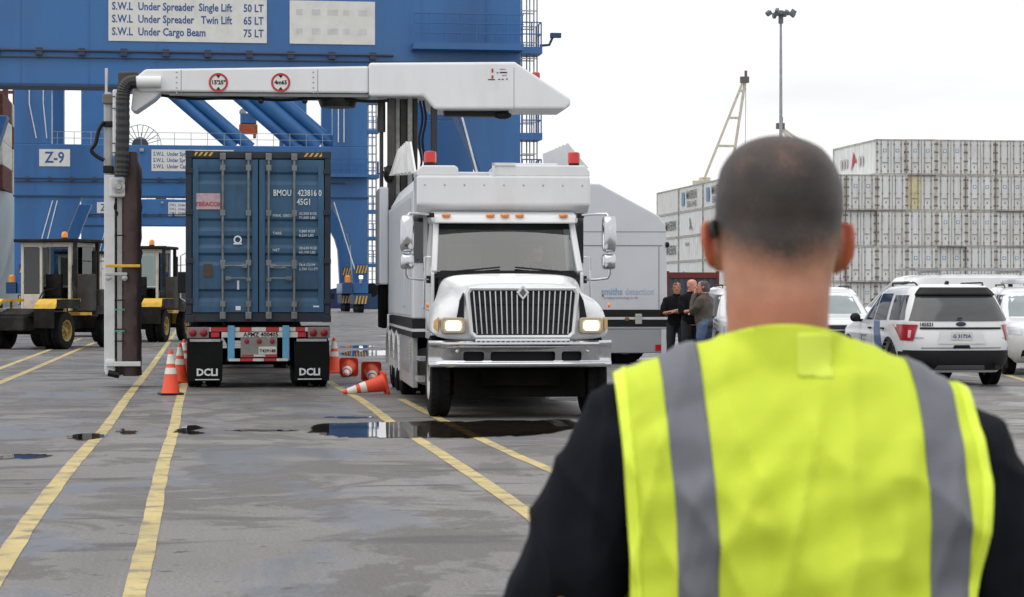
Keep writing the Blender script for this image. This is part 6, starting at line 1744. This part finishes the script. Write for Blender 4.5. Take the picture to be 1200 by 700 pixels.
TORSO = [(0.88, .150, .105), (0.98, .160, .112), (1.08, .152, .105), (1.2, .158, .112), (1.32, .172, .116), (1.40, .160, .098), (1.455, .11, .075), (1.50, .062, .06), (1.56, .054, .056)]
def person(label, loc, rz, arms, cloth, hairc, top, trousers, shoes_c, belly=0.0, look=0.0, legs=None, hands=(), sc_=1.0, sleeves='short', longhair=False, group=None, name='person', wide=1.0):
    t = thing(name, label, 'person', loc, rz, group)
    t.scale = (sc_*wide, sc_*wide, sc_)
    legs = legs or [[(s*0.09, 0, 0.93, .085), (s*0.105, 0.015, 0.70, .075), (s*0.11, 0.02, 0.50, .056), (s*0.115, -0.01, 0.30, .054), (s*0.12, -0.015, 0.09, .038)] for s in (-1, 1)]
    hc = Vector((0, 0.03, 1.655))
    def parts(inc, with_arms, with_legs, with_torso=True, with_head=True, upto=9):
        mb = MB()
        if with_torso:
            mb.loft([sring(0, belly*math.exp(-((z-1.08)/0.14)**2)*0.5, z, rx+inc, ry+inc+belly*math.exp(-((z-1.08)/0.14)**2)*0.5, 24, 2.4) for z, rx, ry in TORSO])
            for s in (-1, 1): chain(mb, [(s*0.05, -0.01, 1.46, .045+inc), (s*0.12, -0.005, 1.43, .055+inc), (s*0.185, 0, 1.405, .06+inc)])
        if with_arms:
            for a_ in arms:
                chain(mb, [(x, y, z, r+inc) for x, y, z, r in a_[:upto]])
        if with_legs:
            for l_ in legs: chain(mb, [(x, y, z, r+inc) for x, y, z, r in l_])
        return mb
    mb = parts(0, True, True)
    M_ = add_head(mb, hc, look)
    chain(mb, [(0, -0.01, 1.46, .055), (0, 0.0, 1.56, .053), (0, 0.012, 1.60, 0.052)])
    for (wr_, d_, sd_, up_) in hands: fingers(mb, wr_, d_, sd_, up_)
    vs, fs, ns = remesh(mb, 0.011, 2)
    me = bpy.data.meshes.new('body'); me.from_pydata(vs, [], fs)
    link('body', me, cloth['skin'], t, smooth=80)
    for s in (-1, 1):
        e = M_ @ Vector((s*0.03, 0.083, 0.006))
        MB().ell(e, (0.012, 0.009, 0.008), 10, 8).build('eye', mat('eye_dark', (0.04, 0.03, 0.025), 0.2), t, smooth=60)
    # clothes
    upto = 3 if sleeves == 'short' else 9
    mb = parts(0.013, True, False, upto=upto)
    chain(mb, [(0, -0.01, 1.44, .062), (0, 0.0, 1.53, .064)])
    vs, fs, ns = remesh(mb, 0.012, 3)
    vs = [v + n_*0.008*noise.noise(v*9) for v, n_ in zip(vs, ns)]
    hem = 0.90 if top.get('hem') is None else top['hem']
    me = clip(vs, fs, lambda p_: min(p_.z - hem, 1.535 - p_.z + 0.2*(p_.y < -0.02)*0) )
    o = link(top['name'], me, top['mat'], t, smooth=80)
    so_ = o.modifiers.new('th', 'SOLIDIFY'); so_.thickness = 0.005; so_.offset = -1
    mb = MB()
    mb.loft([sring(0, 0, z, rx+0.012, ry+0.012, 24, 2.4) for z, rx, ry in TORSO[:3]])
    for l_ in legs: chain(mb, [(x, y, z, r+0.018+(0.012 if z < 0.4 else 0)) for x, y, z, r in l_])
    vs, fs, ns = remesh(mb, 0.012, 3)
    vs = [v + n_*0.008*noise.noise(v*8) for v, n_ in zip(vs, ns)]
    me = clip(vs, fs, lambda p_: min(p_.z - 0.05, 1.04 - p_.z))
    link('trousers', me, trousers, t, smooth=80)
    for l_ in legs:
        x, y, z, r = l_[-1]
        MB().loft([sring(x, y+0.055, zz_, rx, ry, 18, 2.6) for zz_, rx, ry in ((z-0.09, .046, .135), (z-0.075, .05, .14), (z-0.05, .047, .132), (z-0.02, .042, .10), (z+0.02, .045, .055))]).build('shoe', shoes_c, t, smooth=50)
    if hairc:
        h = MB().ell((0, -0.004, 0.02), (0.084, 0.106, 0.104), 20, 14)
        if longhair:
            h.ell((0, -0.055, -0.03), (0.075, 0.06, 0.10), 16, 12); h.ell((0.055, -0.02, -0.02), (0.032, 0.06, 0.09), 12, 10); h.ell((-0.055, -0.02, -0.02), (0.032, 0.06, 0.09), 12, 10)
        vs, fs, ns = remesh(h, 0.008, 2)
        vs = [v + n_*0.010*noise.noise(v*30) for v, n_ in zip(vs, ns)]
        me = clip(vs, fs, lambda p_: max(p_.z - 0.055, min(0.02 - p_.y + 0.25*p_.z, p_.z + (0.12 if longhair else 0.045))))
        me.transform(M_)
        link('hair', me, hairc, t, smooth=80)
    return t

SK1 = skin('skin_tan', C(176, 124, 98)); SK2 = skin('skin_ruddy', C(208, 148, 128))
BLK = mat('uniform_black', (0.009, 0.009, 0.012), 0.9, spec=0.15, var=0.3, scale=12)
NVY = mat('trouser_navy', (0.016, 0.018, 0.026), 0.85, var=0.25, scale=10)
JKT = mat('jacket_olive_brown', C(82, 74, 66), 0.85, var=0.2, scale=9, bump=0.3, bscale=60)
JEAN = mat('denim', C(86, 102, 132), 0.85, var=0.2, scale=12)
SHOE = mat('shoe_black', (0.012, 0.012, 0.012), 0.5)
HRD = mat('hair_dark', (0.018, 0.014, 0.012), 0.6, var=0.4, scale=60)
HRG = mat('hair_grey_brown', C(74, 68, 66), 0.6, var=0.35, scale=50)
crossed = [[(s*0.185, 0, 1.405, .056), (s*0.235, 0.03, 1.27, .05), (s*0.25, 0.06, 1.14, .044), (s*0.12, 0.20, 1.16, .038), (-s*0.03, 0.22, 1.19+0.02*s, .030)] for s in (-1, 1)]
hnd = [((-s*0.03, 0.215, 1.19+0.02*s), (-s, 0.0, 0.15), s, (0, 0.3, 1)) for s in (-1, 1)]
Dp = 46.0
def towards(px, ang): return place(px, Dp)
person('officer in black uniform with dark hair standing against the scanner unit', place(793, 46.6), math.pi - R(12), crossed, {'skin': SK1}, HRD, {'name': 'shirt', 'mat': BLK}, NVY, SHOE, belly=0.02, hands=hnd, sc_=1.04, wide=1.1, group='people talking beside the scanner unit')
pb = person('bald officer in black polo shirt with his bare arms folded', place(809.5, 46.0), math.pi + R(28), crossed, {'skin': SK2}, None, {'name': 'polo_shirt', 'mat': BLK}, NVY, SHOE, belly=0.06, hands=hnd, sc_=1.07, wide=1.14, look=R(-8), group='people talking beside the scanner unit')
MB().cbox((0.09, 0.135, 1.36), (0.05, 0.02, 0.06)).build('chest_badge', mat('badge_silver', (0.6, 0.6, 0.58), 0.4, metal=0.5), pb, bevel=0.01)
arms3 = [[(-0.185, 0, 1.405, .056), (-0.23, 0.05, 1.27, .052), (-0.22, 0.13, 1.17, .048), (-0.13, 0.17, 1.36, .040), (-0.06, 0.16, 1.50, .034)],
         [(0.185, 0, 1.405, .056), (0.235, 0.02, 1.27, .052), (0.245, 0.05, 1.14, .048), (0.14, 0.19, 1.13, .042), (0.0, 0.21, 1.14, .036)]]
person('long haired person in olive brown jacket and jeans, hand raised to the chin', place(826, 45.2), R(52), arms3, {'skin': SK2}, HRG, {'name': 'jacket', 'mat': JKT, 'hem': 0.82}, JEAN, SHOE, belly=0.05, look=R(18),
       hands=[((-0.06, 0.16, 1.50), (0.25, -0.15, 1), -1, (0.2, 1, 0)), ((0.0, 0.21, 1.14), (-1, 0.1, 0.1), 1, (0, 0.2, 1))], sleeves='long', longhair=True, sc_=1.05, wide=1.14, group='people talking beside the scanner unit')
# driver behind the windscreen
dl = MT @ Vector((0.50, 2.72, 0.50))
sit = [[(s*0.09, 0, 0.93, .085), (s*0.12, 0.22, 0.97, .075), (s*0.13, 0.42, 0.96, .056), (s*0.13, 0.44, 0.78, .054), (s*0.13, 0.42, 0.60, .038)] for s in (-1, 1)]
driv = [[(s*0.185, 0, 1.405, .056), (s*0.24, 0.06, 1.27, .05), (s*0.25, 0.15, 1.22, .044), (s*0.22, 0.26, 1.36, .036), (s*0.19, 0.33, 1.47, .030)] for s in (-1, 1)]
person('driver in dark clothes seated behind the scanner truck windscreen', tuple(dl), math.pi - TH, driv, {'skin': SK1}, HRD, {'name': 'shirt', 'mat': BLK}, NVY, SHOE, legs=sit,
       hands=[((s*0.19, 0.33, 1.47), (-0.2*s, 0.6, 0.5), s, (0, -0.5, 1)) for s in (-1, 1)], sc_=1.0)

# ------------------------------------------------------------------ the man in the foreground
DM = 2.7
K = F / DM
ml_ = at(925, HZ, DM)
MX = lambda px: (px - 925) / K
MZ = lambda py: H + (HZ - py) / K
man = thing('person', 'man with cropped hair in yellow hi-vis vest over black T-shirt, seen from behind', 'person', (ml_.x, ml_.y, 0), -A)
headrows = [(157, 12, 915, .018), (159.5, 24, 915, .035), (164, 37, 915, .052), (172, 51, 916, .070), (182, 60, 916, .082), (195, 68, 916, .090), (210, 73, 917, .095), (228, 75.5, 917, .098), (246, 75.5, 917, .098), (262, 74, 916.5, .096), (284, 71, 916, .090), (306, 66.5, 914, .080), (330, 62.5, 912, .069), (356, 60, 911, .064), (384, 59.5, 911, .064), (410, 60, 912, .064), (440, 60, 915, .06)]
TR = [(0.86, .158, .112), (0.95, .165, .118), (1.05, .163, .118), (1.15, .168, .118), (1.25, .178, .120), (1.34, .182, .116), (1.40, .168, .100), (1.445, .125, .078), (1.48, .080, .062)]
shL = [(-0.045, -0.012, 1.470, .045), (-0.115, -0.01, 1.438, .056), (-0.190, 0.0, 1.398, .062)]
shR = [(0.060, -0.012, 1.462, .042), (0.130, -0.01, 1.420, .054), (0.205, 0.0, 1.376, .060)]
arL = [(-0.195, 0.0, 1.392, .062), (-0.222, 0.005, 1.32, .062), (-0.264, 0.015, 1.24, .060), (-0.296, 0.03, 1.14, .054), (-0.20, 0.17, 1.10, .045), (-0.07, 0.25, 1.13, .033)]
arR = [(0.210, 0.0, 1.370, .060), (0.235, 0.005, 1.30, .061), (0.250, 0.015, 1.22, .056), (0.268, 0.03, 1.12, .050), (0.21, 0.17, 1.09, .045), (0.08, 0.26, 1.10, .033)]
lgs = [[(s*0.092+0.01, 0, 0.92, .092), (s*0.11+0.01, 0.01, 0.72, .08), (s*0.12+0.01, 0.015, 0.49, .058), (s*0.13+0.01, -0.015, 0.29, .056), (s*0.135+0.01, -0.02, 0.09, .040)] for s in (-1, 1)]
CX = 0.012
def man_torso(inc, e=2.5, fl=0.0):
    mb = MB().loft([sring(CX, 0, z, rx + inc + fl, ry + inc, 40, e) for z, rx, ry in TR])
    for sh in (shL, shR): chain(mb, [(x, y, z, r + inc) for x, y, z, r in sh], 18)
    return mb
mb = man_torso(0.0)
for a_ in (arL, arR): chain(mb, a_, 18)
for l_ in lgs: chain(mb, l_, 18)
hr_ = [sring(MX(c_), 0.035 - 0.035*max(0, min(1, (py-262)/90)), MZ(py), hw/K, ry, 40, 2.1) for py, hw, c_, ry in headrows]
mb.loft(hr_[::-1])
hcx = MX(916)
mb.loft([sring(hcx, y_, z_, rx, ry, 20) for z_, rx, ry, y_ in ((1.525, 0.028, 0.03, 0.085), (1.535, 0.045, 0.05, 0.075), (1.56, 0.058, 0.062, 0.065), (1.60, 0.064, 0.07, 0.05), (1.64, 0.066, 0.07, 0.045))])
mb.loft([sring(hcx, y_, z_, rx, ry, 10) for z_, rx, ry, y_ in ((1.655, 0.008, 0.012, 0.125), (1.63, 0.011, 0.018, 0.133), (1.612, 0.017, 0.02, 0.134), (1.602, 0.010, 0.010, 0.13))])
mb.ell((hcx, 0.122, 1.662), (0.045, 0.014, 0.009)); mb.ell((hcx, 0.125, 1.578), (0.022, 0.012, 0.007)); mb.ell((hcx, 0.123, 1.565), (0.02, 0.012, 0.008))
for s, pxc in ((-1, 837.5), (1, 995.0)):
    # ear: helix rim, cupped shell and lobe, flaring away from the skull
    ex, ez = MX(pxc), MZ(288 if s < 0 else 291)
    sh = MB().ell((0, 0, 0), (0.006, 0.0165, 0.028), 14, 12)
    rim = []
    for k in range(13):
        a = R(-70 + 260 * k / 12)
        rim.append((0.003, 0.001 + 0.0165*math.cos(a) * (-1), 0.002 + 0.0285*math.sin(a)))
    sh.pipe(rim, 0.0042, 8)
    sh.ell((0.0, 0.006, -0.026), (0.0055, 0.009, 0.009), 10, 8)
    sh.xform(Matrix.Translation((ex, 0.045, ez)) @ Matrix.Diagonal((s, 1, 1, 1)) @ Matrix.Rotation(R(28), 4, 'Z') @ Matrix.Rotation(R(7), 4, 'Y') @ Matrix.Rotation(R(10), 4, 'X'))
    mb.add(sh.v, sh.f)
    mb.ell((ex - s*0.008, 0.05, ez), (0.010, 0.014, 0.022), 10, 8)
fingers(mb, (-0.07, 0.25, 1.13), (1, 0.25, 0.0), -1, (0, 0.2, 1), 0.7)
fingers(mb, (0.08, 0.26, 1.10), (-1, 0.2, 0.05), 1, (0, 0.2, 1), 0.7)
vs, fs, ns = remesh(mb, 0.0042, 6, 0.5)
me = bpy.data.meshes.new('body'); me.from_pydata(vs, [], fs)
hat = me.attributes.new('hair', 'FLOAT', 'POINT'); fat = me.attributes.new('flush_and_glow', 'FLOAT', 'POINT')
hv, fv = [], []
sst = lambda a, b, x: (lambda u: u*u*(3-2*u))(max(0.0, min(1.0, (x-a)/(b-a))))
for v in vs:
    dx = (v.x - hcx)
    zb = 1.600 + 4.5*dx*dx
    h_ = sst(zb - 0.030, zb + 0.045, v.z)
    if v.y > 0.06: h_ *= sst(1.685, 1.715, v.z)
    earness = sst(0.076, 0.083, abs(dx)) if v.z < 1.675 else 0.0
    h_ *= (1 - earness)
    crown = sst(1.70, 1.745, v.z)
    hv.append(h_ * (1.0 - 0.09*crown) if v.z > 1.5 else 0.0)
    nk = sst(1.50, 1.545, v.z) * (1 - sst(1.555, 1.585, v.z)) * 0.32
    fv.append(max(earness*0.95 if 1.56 < v.z < 1.68 else 0.0, nk))  # ear redness paints light shining through; the neck band is skin tone
hat.data.foreach_set('value', hv); fat.data.foreach_set('value', fv)
link('body', me, skin('skin_fair', C(180, 128, 102), hair=(0.026, 0.018, 0.015), rough=0.5), man, smooth=80)
for s in (-1, 1):
    MB().ell((hcx + s*0.03, 0.115, 1.645), (0.012, 0.012, 0.008), 10, 8).build('eye', MATS['eye_dark'], man, smooth=60)
# earpiece over the left ear
ep = catmull([Vector((MX(846), 0.055, MZ(266))), Vector((MX(839), 0.035, MZ(261))), Vector((MX(837), 0.022, MZ(268))), Vector((MX(840), 0.018, MZ(277)))], 5)
MB().pipe(ep, 0.005, 8).build('earpiece', BLACK, man, smooth=60)

def wrinkle(p_, n_, amp):
    f1 = noise.noise(Vector((p_.x*13 + p_.z*6, p_.y*6, p_.z*5)))
    f2 = noise.noise(Vector((p_.x*34, p_.y*20, p_.z*9 + p_.x*14)))
    f3 = noise.noise(Vector((p_.x*9 - p_.z*20, 4.0, p_.z*14)))
    f4 = noise.noise(Vector((p_.x*22 + 2.0*math.sin(p_.z*11), p_.y*5, p_.z*2.2)))
    rg = (1 - abs(noise.noise(Vector((p_.x*10 + p_.z*5.5, 7.0, p_.z*4.2 - p_.x*3))))*1.6)
    rg = max(0.0, rg) ** 2.5
    r2 = (1 - abs(noise.noise(Vector((p_.x*17 - p_.z*3.0, 2.0, p_.z*3.0))))*1.9)
    r2 = max(0.0, r2) ** 2.5
    return p_ + n_*amp*(f1*0.65 + f2*0.16 + f3*0.35 + f4*0.45 + rg*0.7 + r2*0.45 - 0.4)
# T-shirt
mb = man_torso(0.007)
chain(mb, [(0.0, -0.005, 1.47, 0.066), (0.0, 0.0, 1.505, 0.064)])
for a_ in (arL, arR): chain(mb, [(x, y, z, r + 0.008) for x, y, z, r in a_[:5]], 20)
vs, fs, ns = remesh(mb, 0.006, 5)
vs = [wrinkle(p_, n_, 0.0065 if abs(p_.x) < 0.2 else 0.014) for p_, n_ in zip(vs, ns)]
me = clip(vs, fs, lambda p_: min(1.512 - p_.z, (0.10 - p_.y) if abs(p_.x) > 0.165 and p_.z < 1.25 else 1.0, p_.z - 0.88))
TSH = mat('tshirt_black', (0.009, 0.010, 0.0145), 0.95, spec=0.15, var=0.25, scale=14, bump=0.25, bscale=500)
o = link('t_shirt', me, TSH, man, smooth=80)
# vest
VEST = mat('hi_vis_yellow', C(204, 222, 58), 0.72, var=0.05, scale=7, bump=0.12, bscale=420)
VEDGE = mat('hi_vis_binding', C(224, 244, 70), 0.6, var=0.04, scale=10)
REFL = mat('reflective_grey', C(104, 106, 114), 0.5, var=0.08, scale=10, bump=0.2, bscale=500)
mb = MB().loft([sring(CX + 0.004, 0, z, rx + 0.016 + f_, ry + 0.016, 48, 3.0) for (z, rx, ry), f_ in zip(TR, (0.03, 0.03, 0.03, 0.036, 0.042, 0.048, 0.056, 0.044, 0.02))])
for sh in (shL, shR): chain(mb, [(x, y, z, r + 0.018) for x, y, z, r in sh] , 20)
chain(mb, [(0.004, -0.006, 1.45, 0.078), (-0.008, -0.002, 1.50, 0.077), (-0.013, 0.0, 1.56, 0.075)], 20)
vs, fs, ns = remesh(mb, 0.0055, 7)
vs = [wrinkle(p_, n_, 0.0075 if p_.z > 1.44 else min(0.019, 0.0075 + (1.44 - p_.z)*0.14)) for p_, n_ in zip(vs, ns)]
XL = [(0.9, -0.40), (1.08, -0.40), (1.10, -0.205), (1.20, -0.196), (1.265, -0.197), (1.389, -0.205), (1.472, -0.213), (1.55, -0.205)]
XR = [(0.9, 0.40), (1.08, 0.40), (1.10, 0.205), (1.20, 0.200), (1.29, 0.218), (1.35, 0.222), (1.46, 0.212), (1.55, 0.20)]
def ncol(p_): return (MZ(379) - 2.6*min(abs(p_.x + 0.012), 0.085)**2 - (0.10 if p_.y > 0.03 else 0.0)) - p_.z
def gv_(p_): return min(p_.x - interp(XL, p_.z), interp(XR, p_.z) - p_.x, ncol(p_), p_.z - 0.80)
me = clip(vs, fs, gv_)
vo = link('safety_vest', me, VEST, man, smooth=80)
so_ = vo.modifiers.new('th', 'SOLIDIFY'); so_.thickness = 0.003; so_.offset = -1
out = [p_ + n_*0.0022 for p_, n_ in zip(vs, ns)]
def strip(nm, g_, m_, off=0.0022):
    q_ = [p_ + n_*off for p_, n_ in zip(vs, ns)]
    o_ = link(nm, clip(q_, fs, lambda p_: min(g_(p_), gv_(p_) + 0.002)), m_, vo, smooth=80)
    s_ = o_.modifiers.new('th', 'SOLIDIFY'); s_.thickness = 0.0018; s_.offset = -1
    return o_
SLx = [(0.9, -0.118), (1.306, -0.122), (1.50, -0.138), (1.55, -0.142)]
SRx = [(0.9, 0.168), (1.306, 0.172), (1.46, 0.166), (1.55, 0.15)]
strip('reflective_stripe', lambda p_: 0.0235 - abs(p_.x - interp(SLx, p_.z)), REFL)
strip('reflective_stripe', lambda p_: 0.0235 - abs(p_.x - interp(SRx, p_.z)), REFL)
strip('reflective_stripe', lambda p_: 0.025 - abs(p_.z - 1.02), REFL, 0.0035)
strip('binding', lambda p_: 0.011 - (p_.x - interp(XL, p_.z)) if p_.z > 1.09 else -1, VEDGE, 0.0018)
strip('binding', lambda p_: 0.011 - (interp(XR, p_.z) - p_.x) if p_.z > 1.09 else -1, VEDGE, 0.0018)
strip('back_label', lambda p_: min(0.021 - abs(p_.x - MX(945)), 0.026 - abs(p_.z - MZ(414))) if p_.y < 0 else -1, mat('label_pale_yellow', C(212, 229, 78), 0.6, var=0.03), 0.0015)
# trousers and boots
mb = MB().loft([sring(CX, 0, z, rx+0.012, ry+0.012, 28, 2.4) for z, rx, ry in TR[:3]])
for l_ in lgs: chain(mb, [(x, y, z, r+0.02+(0.015 if z < 0.4 else 0)) for x, y, z, r in l_])
vs2, fs2, ns2 = remesh(mb, 0.012, 4)
link('trousers', clip(vs2, fs2, lambda p_: min(p_.z - 0.05, 1.0 - p_.z)), NVY, man, smooth=80)
for l_ in lgs:
    x, y, z, r = l_[-1]
    MB().loft([sring(x, y+0.06, zz_, rx, ry, 18, 2.6) for zz_, rx, ry in ((0.0, .05, .145), (0.02, .053, .15), (0.05, .05, .14), (0.09, .046, .10), (0.14, .05, .06))]).build('boot', SHOE, man, smooth=50)
